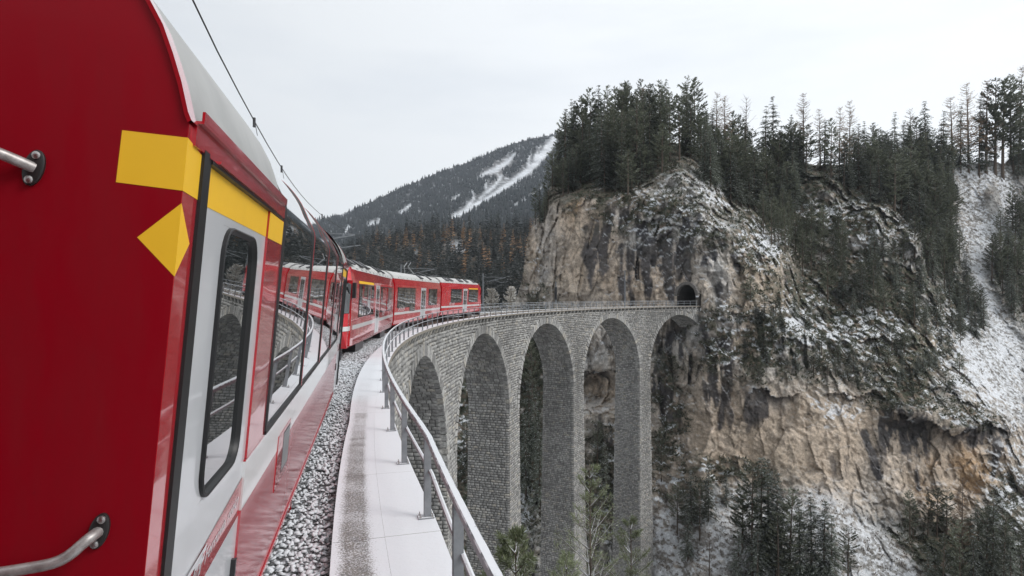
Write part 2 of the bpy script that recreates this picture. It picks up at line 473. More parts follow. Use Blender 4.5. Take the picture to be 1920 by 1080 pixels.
# barrels (undersides): stones on the half that the camera looks into
for k, sc in arches:
    if k < 0: continue
    nseg = 96
    for i in range(nseg):
        a0, a1 = -math.pi / 2 + math.pi * i / nseg, -math.pi / 2 + math.pi * (i + 1) / nseg
        am = (a0 + a1) / 2
        s0_, s1_ = sc + AR * math.sin(a0), sc + AR * math.sin(a1)
        z0_, z1_ = ZSP + AR * math.cos(a0), ZSP + AR * math.cos(a1)
        if min(s0_, s1_) > S1: continue
        off = .03
        so = [sc + (AR + off) * math.sin(a) for a in (a0, a1)]; zo = [ZSP + (AR + off) * math.cos(a) for a in (a0, a1)]
        q = [P(so[0] / RW, ROUTW, zo[0]), P(so[1] / RW, ROUTW, zo[1]), P(so[1] / RW, RW, zo[1]), P(so[0] / RW, RW, zo[0])]
        BACK.add(q, [(0, 1, 2, 3)])
        if a0 > -.15:
            tm = sc / RW
            tang = np.array([math.sin(tm), math.cos(tm), 0])
            nn = -(tang * math.sin(am)) + np.array([0, 0, -math.cos(am)])
            g = .02 / AR
            s0_, s1_ = sc + AR * math.sin(a0 + g), sc + AR * math.sin(a1 - g)
            z0_, z1_ = ZSP + AR * math.cos(a0 + g), ZSP + AR * math.cos(a1 - g)
            for ra, rb in rowfill(RW + .3, ROUTW, .35, .7):
                q = [P(s0_ / RW, ra + J, z0_), P(s0_ / RW, rb - J, z0_), P(s1_ / RW, rb - J, z1_), P(s1_ / RW, ra + J, z1_)]
                add_stone(q, nn, rs.uniform(.015, .05))
ST_Q = np.array(ST_Q); ST_N = np.array(ST_N); ST_E = np.array(ST_E)
def stone_geo(idx):
    Q = ST_Q[idx]; n = ST_N[idx][:, None, :]; e = ST_E[idx][:, None, None]
    c = Q.mean(1, keepdims=True)
    top = c + (Q - c) * RNG.uniform(.82, .95, (len(idx), 4, 1)) + n * e * RNG.uniform(.75, 1.2, (len(idx), 4, 1))
    v = np.concatenate([Q - n * .04, top], 1).reshape(-1, 3)
    base = np.array([[4, 5, 6, 7], [0, 1, 5, 4], [1, 2, 6, 5], [2, 3, 7, 6], [3, 0, 4, 7]])
    f = (np.arange(len(idx))[:, None, None] * 8 + base[None]).reshape(-1, 4)
    rnd = np.repeat(RNG.random(len(idx)), 8)
    return v, f, rnd
via = tag(empty('stone_viaduct', P(.3, 101, 0)), 'tall curved grey stone railway viaduct on slender arched piers', 'viaduct')
def vparent(o): o.parent = via; o.matrix_parent_inverse = via.matrix_basis.inverted(); return o
cen = ST_Q.mean(1); dist = np.linalg.norm(cen - np.array([0, 0, ZC]), axis=1)
area = np.linalg.norm(np.cross(ST_Q[:, 1] - ST_Q[:, 0], ST_Q[:, 3] - ST_Q[:, 0]), axis=1)
facing = np.einsum('ij,ij->i', np.array([0, 0, ZC]) - cen, ST_N) / dist
ux = 960 + F * cen[:, 0] / np.maximum(cen[:, 1], .1); uy = YH - F * (cen[:, 2] - ZC) / np.maximum(cen[:, 1], .1)
vis = (cen[:, 1] > 5) & (ux > 760) & (ux < 1330) & (uy < 1080) & (facing > .03) & (ux > 745 + (uy - 640) * .43)
score = np.where(vis, area * facing / dist ** 2, 0)
order = np.argsort(-score); single = order[:300]; rest = np.setdiff1d(np.arange(len(score)), single)
rest = rest[(cen[rest, 1] > 3)]
v, f, rnd = stone_geo(rest)
vparent(tag(link('masonry', npmesh('masonry', v, f, [STONE], attrs={'rnd': (rnd, 'FLOAT')})), kind='stuff'))
for i in single:
    v, f, rnd = stone_geo(np.array([i])); c = v.mean(0)
    o = link('stone', npmesh('stone', v - c, f, [STONE], attrs={'rnd': (rnd, 'FLOAT')})); o.location = c; vparent(o)
vparent(BACK.build('mortar_wall', MORTAR))
# pier cores down to the ground, and the fill above the barrels (outer face)
core = MB()
for k, sc in piers:
    rings = []
    for z in (ZSP, -20, -35, -62):
        hw = pier_half(z) - .06; t0, t1 = (sc - hw) / RW, min((sc + hw) / RW, T_END); ra, rb = r_in(z) + .06, r_out(z)
        rings.append([P(t0, ra, z), P(t1, ra, z), P(t1, rb, z), P(t0, rb, z)])
    c_ = MB(); c_.loft(rings); vparent(c_.build('pier', MORTAR))
outer = MB()
n = 60
for k, sc in arches:
    pts = []
    for i in range(25):
        a = -math.pi / 2 + math.pi * i / 24; pts.append((sc + AR * math.sin(a), ZSP + AR * math.cos(a)))
    for (sa, za), (sb, zb) in zip(pts[:-1], pts[1:]):
        if sa > S1: continue
        outer.add([P(sa / RW, ROUTW, za), P(sb / RW, ROUTW, zb), P(sb / RW, ROUTW, -.2), P(sa / RW, ROUTW, -.2)], [(0, 1, 2, 3)])
for k, sc in piers:
    sa, sb = sc - PW / 2, sc + PW / 2
    if sa < S1: outer.add([P(sa / RW, ROUTW, ZSP), P(sb / RW, ROUTW, ZSP), P(sb / RW, ROUTW, -.2), P(sa / RW, ROUTW, -.2)], [(0, 1, 2, 3)])
vparent(outer.build('outer_wall', MORTAR))
# voussoirs
for k, sc in arches:
    if k < 0: continue
    nv = 54
    for i in range(nv):
        a0, a1 = -math.pi / 2 + math.pi * (i + .06) / nv, -math.pi / 2 + math.pi * (i + .94) / nv
        ro = AR + RING * rs.uniform(.85, 1.1); ri = AR - .01
        if sc + ro * math.sin(a0) > S1: continue
        pr = rs.uniform(.05, .10)
        def pt(r, a, d): return np.array(P((sc + r * math.sin(a)) / RW, RW - d, ZSP + r * math.cos(a)))
        lo = [pt(ri, a0, -.45), pt(ri, a1, -.45), pt(ro, a1, -.45), pt(ro, a0, -.45)]
        g = .02
        hi = [pt(ri + g, a0 + .002, pr), pt(ri + g, a1 - .002, pr), pt(ro - g, a1 - .002, pr), pt(ro - g, a0 + .002, pr)]
        c = np.mean(lo + hi, 0); mb = MB(); mb.hexa([p - c for p in lo], [p - c for p in hi])
        o = mb.build('voussoir', STONE); o.location = c; vparent(o)
# corbels under the walkway edge
t = -.30
corb = 0
while t < T_END - .004:
    mb = MB(); hw = .17 / RIN
    c = np.array(P(t, RIN + .2, -.32))
    a = [np.array(P(t + q * hw, r, z)) - c for q, r, z in ((-1, RW + .1, -.5), (1, RW + .1, -.5), (1, RIN + .16, -.46), (-1, RIN + .16, -.46))]
    b_ = [np.array(P(t + q * hw, r, z)) - c for q, r, z in ((-1, RW + .1, -.155), (1, RW + .1, -.155), (1, RIN + .03, -.155), (-1, RIN + .03, -.155))]
    mb.hexa(a, b_); o = mb.build('corbel', STONE); o.location = c; vparent(o)
    t += 1.15 / RIN; corb += 1
# wall strip behind the corbels
mb = MB()
for i in range(110):
    t0, t1 = -.308 + (T_END + .308) * i / 110, -.308 + (T_END + .308) * (i + 1) / 110
    mb.add([P(t0, RW + .04, -.52), P(t1, RW + .04, -.52), P(t1, RW + .04, -.15), P(t0, RW + .04, -.15)], [(0, 1, 2, 3)])
vparent(mb.build('string_course', MORTAR))

# ------------------------------------------------------------------ deck: walkway slabs, ballast bed, rails
walk = tag(empty('walkway', P(-.29, 99, 0)), 'snow dusted concrete walkway slabs beside the railing', kind='structure')
def wpar(o, w): o.parent = w; o.matrix_parent_inverse = w.matrix_basis.inverted(); return o
def slab(name, t0, t1, ra, rb, z0, z1, mat, par, nr=5, grit=None):
    vs, fs, gs = [], [], []
    nt2 = 3
    c = np.array(P((t0 + t1) / 2, (ra(t0) + rb(t0)) / 2, 0))
    for i in range(nt2 + 1):
        tt = t0 + (t1 - t0) * i / nt2
        for j in range(nr + 1):
            u = j / nr; vs.append(np.array(P(tt, ra(tt) + (rb(tt) - ra(tt)) * u, z1)) - c); gs.append(grit(u) if grit else 0)
    W_ = nr + 1
    for i in range(nt2):
        for j in range(nr): fs.append((i * W_ + j, i * W_ + j + 1, (i + 1) * W_ + j + 1, (i + 1) * W_ + j))
    edge = [(i, 0) for i in range(nt2 + 1)] + [(nt2, j) for j in range(1, nr + 1)] + [(i, nr) for i in range(nt2 - 1, -1, -1)] + [(0, j) for j in range(nr - 1, 0, -1)]
    base = len(vs)
    for i, j in edge:
        q = vs[i * W_ + j].copy(); q[2] += z0 - z1; vs.append(q); gs.append(0)
    m_ = len(edge)
    for q in range(m_):
        a, b_ = edge[q], edge[(q + 1) % m_]
        fs.append((a[0] * W_ + a[1], base + q, base + (q + 1) % m_, b_[0] * W_ + b_[1]))
    me = npmesh(name, np.array(vs), [tuple(reversed(q)) for q in fs], [mat], attrs={'grit': (gs, 'FLOAT')})
    o = link(name, me); o.location = c; return wpar(o, par)
ts = -.2932 - 4 * .01855 - .0035
while ts < T_END - .005:
    te = min(ts + .01855, T_END)
    dz = rs.uniform(-.0012, .0004)
    slab('edge_slab', ts + .00001, te - .00001, lambda q: RIN + dr(q), lambda q: w_seam(q), -.15, dz, SLABM, walk, 4)
    slab('duct_cover', ts + .00001, te - .00001, lambda q: w_seam(q) + .0008, w_in, -.22, dz - .0012, SLABG, walk, 8,
         grit=lambda u, k=float(.25 + .75 * (1 - sstep(-.30, -.20, ts))): k * max(0, min(1, 1.6 * math.sin(math.pi * min(1, max(0, (u - .18) / .78))) ** 1.0)))
    ts = te
bed = MB()
NS = 140
for i in range(NS):
    t0, t1 = -.40 + (1.0 + .40) * i / NS, -.40 + (1.0 + .40) * (i + 1) / NS
    bed.add([P(t0, 99.0, -.24), P(t1, 99.0, -.24), P(t1, 103.0, -.24), P(t0, 103.0, -.24)], [(3, 2, 1, 0)])
bedo = tag(bed.build('ballast_bed', BEDM), 'bed of grey ballast stones dusted with snow', kind='structure')
mb = MB()
for i in range(NS):
    t0, t1 = -.40 + (T_END + .43) * i / NS, -.40 + (T_END + .43) * (i + 1) / NS
    mb.hexa([P(t0, 102.75, -.3), P(t1, 102.75, -.3), P(t1, ROUT, -.3), P(t0, ROUT, -.3)], [P(t0, 102.75, -.01), P(t1, 102.75, -.01), P(t1, ROUT, -.01), P(t0, ROUT, -.01)])
wpar(mb.build('outer_kerb', SLABM), walk)
# ballast stones
ico_v = []; ph = (1 + 5 ** .5) / 2
for a in (-1, 1):
    for b_ in (-ph, ph): ico_v += [(0, a, b_), (a, b_, 0), (b_, 0, a)]
ico_v = np.array(ico_v) / np.linalg.norm(ico_v[0])
import itertools
ico_f = [q for q in itertools.combinations(range(12), 3) if all(abs(np.linalg.norm(ico_v[q[i]] - ico_v[q[j]]) - 1.0515) < .01 for i, j in ((0, 1), (1, 2), (0, 2)))]
ico_f = np.array([q if np.dot(np.cross(ico_v[q[1]] - ico_v[q[0]], ico_v[q[2]] - ico_v[q[0]]), ico_v[q[0]]) > 0 else (q[0], q[2], q[1]) for q in ico_f])
def rock_variant(seed):
    r = np.random.default_rng(seed)
    v = ico_v * r.uniform(.58, 1.28, (12, 1)) * np.array([1.0, .8, .5]); return v
variants = [rock_variant(i) for i in range(8)]
def rotm(r):
    q = r.normal(size=4); q /= np.linalg.norm(q); w, x, y, z = q
    return np.array([[1 - 2 * (y * y + z * z), 2 * (x * y - z * w), 2 * (x * z + y * w)], [2 * (x * y + z * w), 1 - 2 * (x * x + z * z), 2 * (y * z - x * w)], [2 * (x * z - y * w), 2 * (y * z + x * w), 1 - 2 * (x * x + y * y)]])
r9 = np.random.default_rng(9)
bl = []
for lay, nst in ((0, 11000), (1, 10000)):
    for i in range(nst):
        tt = -.345 + (r9.random() ** 1.5) * .40
        edge_ = w_in(tt) + .01
        rr = r9.uniform(edge_ + .02, edge_ + 1.05)
        sz = r9.uniform(.014, .034)
        bl.append((tt, rr, -.15 + .03 * lay + r9.uniform(0, .03) + .05 * min(1, (rr - edge_)), sz))
for i in range(3000):                                      # thin scatter over the open deck beyond the train
    tt = r9.uniform(.24, T_END); bl.append((tt, r9.uniform(99.4, 102.7), -.2 + r9.uniform(0, .06), r9.uniform(.05, .09)))
pos = np.array([P(q[0], q[1], q[2]) for q in bl]); sz = np.array([q[3] for q in bl])
inview = (pos[:, 1] > 2.2)
sc_ = np.where(inview & (np.array([q[1] for q in bl]) < 100.2), sz / np.linalg.norm(pos - [0, 0, ZC], axis=1), 0)
uxb = 960 + F * pos[:, 0] / np.maximum(pos[:, 1], .1); uyb = YH - F * (pos[:, 2] - ZC) / np.maximum(pos[:, 1], .1)
sc_ = np.where((uyb < 1085) & (uxb > 480), sc_, 0)
od = np.argsort(-sc_); sel = set(od[:300].tolist())
bme = [npmesh('ballast_stone', vv, ico_f, [BALLM]) for vv in variants]
allv, allf = [], []
for i in range(len(bl)):
    if i in sel:
        o = link('ballast_stone', bme[i % 8]); s_ = sz[i] * 1.1; o.scale = (s_, s_, s_)
        o.rotation_euler = (r9.uniform(-.5, .5), r9.uniform(-.5, .5), r9.uniform(0, 6.28)); o.location = pos[i]; o.parent = bedo
    else:
        allf.append(ico_f + 12 * len(allv)); allv.append(variants[i % 8] @ rotm(r9).T * sz[i] * 1.1 + pos[i])
o = link('ballast', npmesh('ballast', np.concatenate(allv), np.concatenate(allf), [BALLM]), bedo); tag(o, kind='stuff')
for rr in (100.62, 101.5):
    mb = MB(); rings = []
    for i in range(121):
        tt = -.40 + (T_END + .46) * i / 120
        rings.append([P(tt, rr - .06, -.2), P(tt, rr + .06, -.2), P(tt, rr + .02, -.14), P(tt, rr + .03, -.06), P(tt, rr - .03, -.06), P(tt, rr - .02, -.14)])
    mb.loft(rings); o = mb.build('rail', RAILS); tag(o, 'steel running rail on the viaduct, %s of the two' % ('nearer the walkway' if rr < 101 else 'farther from the walkway'), 'rail', 'rails of the railway track')

# ------------------------------------------------------------------ railings
def rail_h(t): return .76 + .14 * float(sstep(-.25, .15, t))
def railing(tlist, rad, label, cap_curve=True, h_=rail_h, group='railings along the viaduct'):
    root = tag(empty('railing', P(tlist[0], rad(tlist[0]), 0)), label, 'railing', group)
    def pp(o): o.parent = root; o.matrix_parent_inverse = root.matrix_basis.inverted(); return o
    for t in tlist:
        r = rad(t); c = np.array(P(t, r, 0)); h = h_(t)
        mb = MB()
        # I-section post
        mb.box(-.031, .031, -.022, -.016, .012, h - .045); mb.box(-.031, .031, .016, .022, .012, h - .045); mb.box(-.004, .004, -.016, .016, .012, h - .05)
        o = mb.build('post', GALV); o.location = c; o.rotation_euler = (0, 0, -t); pp(o)
        b1 = MB(); b1.box(-.085, .055, -.05, .05, 0, .012)
        bp_ = b1.build('base_plate', RAILM, o)
        for x, y in ((-.065, -.035), (-.065, .035), (.04, -.035), (.04, .035)):
            b2 = MB(); b2.tube([(x, y, .012), (x, y, .024)], .011, 6); b2.tube([(x, y, .024), (x, y, .045)], .005, 5)
            if c[1] < 16: b2.build('bolt', BOLT, o)
    t0, t1 = tlist[0] - .006, tlist[-1] + .003
    n = int((t1 - t0) / .006); rings, path = [], []
    for i in range(n + 1):
        tt = t0 + (t1 - t0) * i / n; h = h_(tt); r = rad(tt)
        rings.append([P(tt, r - .026, h - .045), P(tt, r + .026, h - .045), P(tt, r + .026, h - .008), P(tt, r + .019, h), P(tt, r - .019, h), P(tt, r - .026, h - .008)])
        path.append(P(tt, r - .03, h * .54))
    mb = MB(); mb.loft(rings); pp(mb.build('top_rail', RAILM))
    mb = MB(); mb.tube(path, .02, 8); pp(mb.build('mid_rail', RAILM, smooth=True))
    return root
tl = [-.2932 + .01855 * k for k in range(-3, 66)]; tl = [t for t in tl if t < T_END - .006]
railing(tl, lambda t: RIN + .07 + 1.55 * dr(t), 'grey steel railing with snowy top rail along the near walkway edge')
railing([.24 + .01855 * k for k in range(37)], lambda t: ROUT - .1, 'thin steel railing along the far side of the viaduct beyond the train', h_=lambda t: .95)

# ------------------------------------------------------------------ terrain: cliff, valley, hillside, mountain
def star_grid(x0, x1, nx, y0, y1, ny, cols, sm):
    """depth field over directions from the bridge head, from surveyed depth profiles (column: list of (row, depth))"""
    xs = np.linspace(x0, x1, nx); ys = np.linspace(y0, y1, ny)
    cx_ = np.array([c[0] for c in cols]); prof = np.array([np.interp(ys, [q[0] for q in c[1]], [q[1] for q in c[1]]) for c in cols])
    D = np.stack([np.interp(xs, cx_, prof[:, j]) for j in range(ny)])      # (ny, nx)
    X, Y = np.meshgrid(xs, ys)
    for _ in range(2): D = blur(D, sm)
    return X, Y, D
def topt(X, D, Y): return np.stack([(X - 960) / F * D, D, ZC - (Y - YH) / F * D], -1)
def grid_faces(ny, nx, keep):
    idx = np.arange(ny * nx).reshape(ny, nx)
    f = np.stack([idx[:-1, :-1], idx[1:, :-1], idx[1:, 1:], idx[:-1, 1:]], -1).reshape(-1, 4)
    return f[keep.reshape(-1)]
def normals(Pt):
    du = np.gradient(Pt, axis=1); dv = np.gradient(Pt, axis=0)
    n = np.cross(dv, du); n /= np.linalg.norm(n, axis=-1, keepdims=True) + 1e-9
    return n
def lerp(a, b, t): return a + (np.asarray(b) - a) * t[..., None]

cols = [
 (540, [(560, 158), (640, 150), (1320, 92)]),
 (640, [(560, 158), (640, 148), (1320, 92)]),
 (800, [(560, 156), (620, 148), (900, 120), (1320, 90)]),
 (900, [(540, 155), (600, 146), (800, 131), (1320, 90)]),
 (945, [(520, 140), (545, 136), (600, 136), (800, 130), (1320, 92)]),
 (985, [(440, 150), (520, 147), (570, 143), (800, 129), (1000, 114), (1320, 92)]),
 (1000, [(390, 153), (420, 149), (570, 141), (750, 130), (1000, 112), (1320, 93)]),
 (1050, [(240, 190), (300, 174), (340, 160), (375, 140), (570, 133), (750, 128), (1000, 112), (1320, 93)]),
 (1120, [(240, 185), (280, 174), (335, 148), (365, 133), (570, 127), (695, 123.5), (705, 129), (745, 129), (770, 121), (1000, 111), (1320, 93)]),
 (1200, [(240, 184), (262, 174), (325, 142), (370, 128), (570, 122), (800, 117.5), (1000, 109), (1320, 92)]),
 (1280, [(240, 184), (268, 172), (300, 142), (330, 127), (450, 121), (560, 118), (700, 114.5), (900, 110), (1000, 105), (1320, 90)]),
 (1320, [(240, 190), (275, 174), (345, 130), (380, 123), (450, 117), (560, 112.6), (650, 111), (800, 110), (950, 105), (1080, 98), (1320, 88)]),
 (1400, [(240, 195), (300, 176), (395, 142), (425, 123), (500, 117), (600, 112), (700, 110), (850, 109.5), (950, 105.5), (1000, 100), (1320, 86)]),
 (1450, [(240, 200), (305, 177), (425, 150), (465, 129), (500, 121), (570, 114), (700, 110), (850, 108.5), (940, 105.5), (985, 100), (1320, 84)]),
 (1500, [(240, 200), (308, 179), (340, 160), (385, 158), (410, 155), (500, 141), (560, 129), (620, 116), (750, 110), (850, 107.5), (922, 105), (965, 100), (1320, 83)]),
 (1560, [(240, 205), (310, 181), (338, 158), (395, 154), (410, 152), (500, 142), (600, 128), (640, 118), (750, 111), (850, 107), (915, 104.5), (955, 99.5), (1320, 82)]),
 (1640, [(240, 205), (305, 183), (380, 158), (395, 148), (450, 145), (470, 146), (520, 139), (600, 128), (680, 118), (760, 112), (800, 111.5), (900, 108), (985, 103), (1010, 98), (1320, 80)]),
 (1720, [(240, 205), (300, 186), (400, 168), (450, 147), (480, 148), (500, 150), (600, 132), (700, 118), (775, 109.5), (800, 113), (900, 109), (1000, 104), (1050, 97), (1320, 80)]),
 (1800, [(240, 205), (300, 186), (400, 178), (500, 165), (600, 150), (680, 131), (740, 118), (800, 109.5), (822, 113), (900, 109.5), (1000, 103), (1080, 96), (1320, 80)]),
 (1880, [(240, 205), (300, 188), (400, 180), (500, 169), (600, 156), (700, 139), (800, 117), (835, 114.5), (900, 110.5), (1000, 102), (1320, 79)]),
 (1960, [(240, 205), (280, 192), (400, 182), (600, 158), (750, 138), (850, 122), (1000, 104), (1320, 78)]),
 (2080, [(240, 205), (270, 192), (600, 155), (850, 120), (1320, 76)]),
]
NX, NY = 900, 640
GX, GY, GD = star_grid(540, 2080, NX, 240, 1320, NY, cols, 4)
TOPX = [540, 640, 860, 900, 935, 966, 980, 990, 1003, 1018, 1032, 1045, 1060, 1100, 1200, 1270, 1300, 1400, 1500, 1600, 1700, 1770, 1790, 1830, 1860, 1880, 1905, 1960, 2080]
TOPY = [640, 640, 612, 595, 585, 566, 520, 440, 412, 392, 350, 325, 300, 280, 262, 268, 275, 300, 308, 310, 300, 300, 304, 306, 300, 308, 290, 270, 270]
def top_at(x): return np.interp(x, TOPX, TOPY)
base = topt(GX, GD, GY)
bx, by, bz = base[..., 0], base[..., 1], base[..., 2]
# crags: large bulges, ribs, ledges and small fracturing
scree = np.zeros_like(GX)
gul = [(1782, 305), (1885, 308), (1915, 360), (1925, 470), (1870, 460), (1850, 520), (1880, 580), (1925, 640), (1925, 800), (1870, 770), (1810, 690), (1795, 620), (1860, 640), (1820, 520), (1790, 440), (1800, 380)]
bot = [(1222, 960), (1290, 930), (1380, 905), (1470, 930), (1530, 912), (1580, 945), (1640, 985), (1700, 1040), (1730, 1080), (1730, 1330), (1222, 1330)]
scree = np.maximum(scree, inpoly(GX, GY, gul)); scree = np.maximum(scree, .9 * inpoly(GX, GY, bot))
scree = blur(scree.astype(float), 9)
soft = 1 - .8 * scree
big = fbm(bx / 14, by / 14, bz / 18, 3, 1) - .5
rib = ridged(bx / 6, by / 6, bz / 16, 4, 5) - .5
led = fbm(bx / 9, by / 9, bz / 2.6, 4, 11)
saw = (bz / 3.1 + 3.5 * fbm(bx / 10, by / 10, bz / 10, 3, 21)) % 1.0
ledge = (sstep(0, .8, saw) * (1 - sstep(.86, 1, saw)) - .4) * sstep(.42, .6, fbm(bx / 12, by / 12, bz / 9, 3, 31))
fine = ridged(bx / 1.8, by / 1.8, bz / 2.4, 4, 41) - .5
fine2 = fbm(bx / .7, by / .7, bz / .7, 3, 51) - .5
smooth_face = np.maximum(np.exp(-(((GX - 1480) / 330) ** 2 + ((GY - 840) / 95) ** 2) * 1.2), np.exp(-(((GX - 1105) / 70) ** 2 + ((GY - 470) / 110) ** 2)))
rough = soft * (1 - .45 * smooth_face)
near_deck = np.exp(-(((GX - 1300) / 45) ** 2 + ((GY - 575) / 55) ** 2))
al, ac = bx * .82 - bz * .57, bx * .57 + bz * .82
ac = ac + 2.2 * (fbm(bx / 5, by / 5, bz / 5, 3, 46) - .5)
stri = ridged(al / 3.2, by / 3.2, ac / 1.3, 4, 45) - .5
blk = ridged(bx / 2.7, by / 2.7, bz / 4.4, 4, 47) - .5
dmask = np.clip(np.exp(-(((GX - 1500) / 300) ** 2 + ((GY - 830) / 130) ** 2)) * 1.3, 0, 1)
wx, wy, wz_ = [3.0 * (fbm(bx / 7, by / 7, bz / 7, 3, 401 + i) - .5) for i in range(3)]
fa, fe, fh = facets((bx + wx) / 3.6, (by + wy) / 3.6, (bz + wz_) / 8.5, 411)
fb, fe2, fh2 = facets((bx + wx * .5) / 1.25, (by + wy * .5) / 1.25, (bz + wz_ * .5) / 2.6, 421)
disp = (-1.6 * fa - .75 * fb * (1 - .35 * dmask) + 3.2 * big - 3.0 * rib - .15 * ledge - .7 * blk * (1 - .6 * dmask) - .45 * fine + .6 * fine2 - .8 * dmask * stri) * rough * (1 - .75 * near_deck)
D1 = GD + disp * np.clip(GD / 115, .8, 1.5)
LIP_SHADE = np.zeros_like(GX); LIP_S = np.zeros_like(GX); lipd = -3.2 * np.exp(-((GX - 1860) / 15) ** 2 - ((GY - 372) / 30) ** 2) * (1 + (n3_ := fbm(bx / 2, by / 2, bz / 2, 3, 77) - .5))
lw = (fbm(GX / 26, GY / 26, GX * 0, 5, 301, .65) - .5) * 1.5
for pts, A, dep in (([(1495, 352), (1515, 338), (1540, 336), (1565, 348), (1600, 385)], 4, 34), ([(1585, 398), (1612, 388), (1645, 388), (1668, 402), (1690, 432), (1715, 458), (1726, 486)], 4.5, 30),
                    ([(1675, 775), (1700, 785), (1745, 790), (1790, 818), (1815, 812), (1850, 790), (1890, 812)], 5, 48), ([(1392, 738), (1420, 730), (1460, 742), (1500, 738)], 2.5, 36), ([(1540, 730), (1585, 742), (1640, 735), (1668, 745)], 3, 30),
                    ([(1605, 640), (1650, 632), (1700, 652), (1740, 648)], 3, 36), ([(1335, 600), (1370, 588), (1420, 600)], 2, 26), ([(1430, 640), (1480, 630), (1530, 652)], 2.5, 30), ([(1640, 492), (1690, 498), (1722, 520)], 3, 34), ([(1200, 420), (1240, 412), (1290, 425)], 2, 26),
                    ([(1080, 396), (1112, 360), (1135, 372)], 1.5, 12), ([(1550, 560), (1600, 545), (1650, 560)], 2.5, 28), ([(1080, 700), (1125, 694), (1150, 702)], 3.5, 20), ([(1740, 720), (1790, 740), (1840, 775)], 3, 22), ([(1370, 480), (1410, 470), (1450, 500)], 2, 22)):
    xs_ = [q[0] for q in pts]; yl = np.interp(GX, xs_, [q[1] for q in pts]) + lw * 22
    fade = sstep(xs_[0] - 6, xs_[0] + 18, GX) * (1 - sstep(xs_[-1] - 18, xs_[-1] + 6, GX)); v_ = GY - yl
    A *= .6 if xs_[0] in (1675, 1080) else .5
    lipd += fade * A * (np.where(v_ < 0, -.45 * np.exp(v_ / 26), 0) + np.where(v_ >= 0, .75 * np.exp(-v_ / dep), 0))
    LIP_SHADE = np.maximum(LIP_SHADE, (1 if xs_[0] in (1675, 1392, 1080) else .55) * fade * (v_ > 0) * np.exp(-v_ / dep * 1.3)); LIP_S = np.maximum(LIP_S, fade * (v_ <= 1) * np.exp(v_ / 5))
D1 = D1 + lipd
CP = topt(GX, D1, GY)
CN = normals(CP)
if np.mean(CN[..., 1]) > 0: CN = -CN
cx_, cy_, cz_ = CP[..., 0], CP[..., 1], CP[..., 2]
# --- rock colours
tan = np.array([.62, .505, .395]); tan2 = np.array([.52, .44, .36]); grey = np.array([.38, .37, .355]); dark = np.array([.045, .045, .052]); ora = np.array([.52, .30, .12])
green = np.array([.075, .085, .058]); brown = np.array([.19, .15, .115]); snow = np.array(SNOW)
n1 = fbm(cx_ / 9, cy_ / 9, cz_ / 12, 4, 61); n2 = fbm(cx_ / 2.5, cy_ / 2.5, cz_ / 3.5, 4, 71); n3 = fbm(cx_ / .8, cy_ / .8, cz_ / .8, 3, 81)
warm = np.zeros_like(GX)
def soft_ell(x, y, rx, ry): return np.exp(-(((GX - x) / rx) ** 2 + ((GY - y) / ry) ** 2))
for e in ((1090, 470, 75, 120), (1200, 530, 120, 60), (1420, 540, 60, 80), (1480, 820, 330, 110), (1780, 870, 120, 90), (1130, 740, 40, 40), (1720, 660, 60, 60), (1650, 640, 60, 60), (1195, 360, 30, 35), (1400, 640, 30, 30), (1000, 480, 18, 60)):
    warm = np.maximum(warm, soft_ell(*e))
warm = np.clip(warm * 1.3 + (n1 - .5) * 1.4, 0, 1)
col = lerp(np.broadcast_to(grey, CP.shape), tan, warm * np.clip(.55 + n2 * .8, 0, 1))
col = lerp(col, tan2, sstep(.5, .7, n2) * .6)
orm = np.maximum(soft_ell(1825, 885, 45, 55), np.maximum(soft_ell(1745, 910, 30, 40), soft_ell(1090, 380, 30, 30) * .7)) * sstep(.35, .65, fbm(cx_ / 3, cy_ / 3, cz_ / 9, 3, 91))
col = lerp(col, ora, np.clip(orm, 0, .6))
# dark water streaks, running down the wall, and shade painted in under the overhangs
st = fbm(cx_ / 1.9, cy_ / 1.9, cz_ / 16, 4, 101); st2 = fbm(cx_ / .8, cy_ / .8, cz_ / 11, 3, 111)
zone = np.zeros_like(GX)
for e, w in (((1230, 455, 130, 90), 1.0), ((1130, 470, 35, 80), .8), ((1260, 690, 70, 130), .9), ((1350, 450, 80, 110), .7), ((1700, 800, 70, 75), 1.0), ((1850, 810, 60, 40), 1.0), ((1400, 770, 70, 60), .6), ((1600, 870, 60, 90), .55), ((1900, 930, 50, 70), .8), ((1580, 600, 120, 80), .6), ((1350, 700, 50, 110), .75), ((1000, 720, 80, 200), .9), ((1130, 830, 80, 100), .6)):
    zone = np.maximum(zone, w * soft_ell(*e))
sm_ = sstep(.50, .60, st * .7 + st2 * .3 + (zone - .55) * .26 + .02) * np.clip(zone * 1.7, 0, 1)
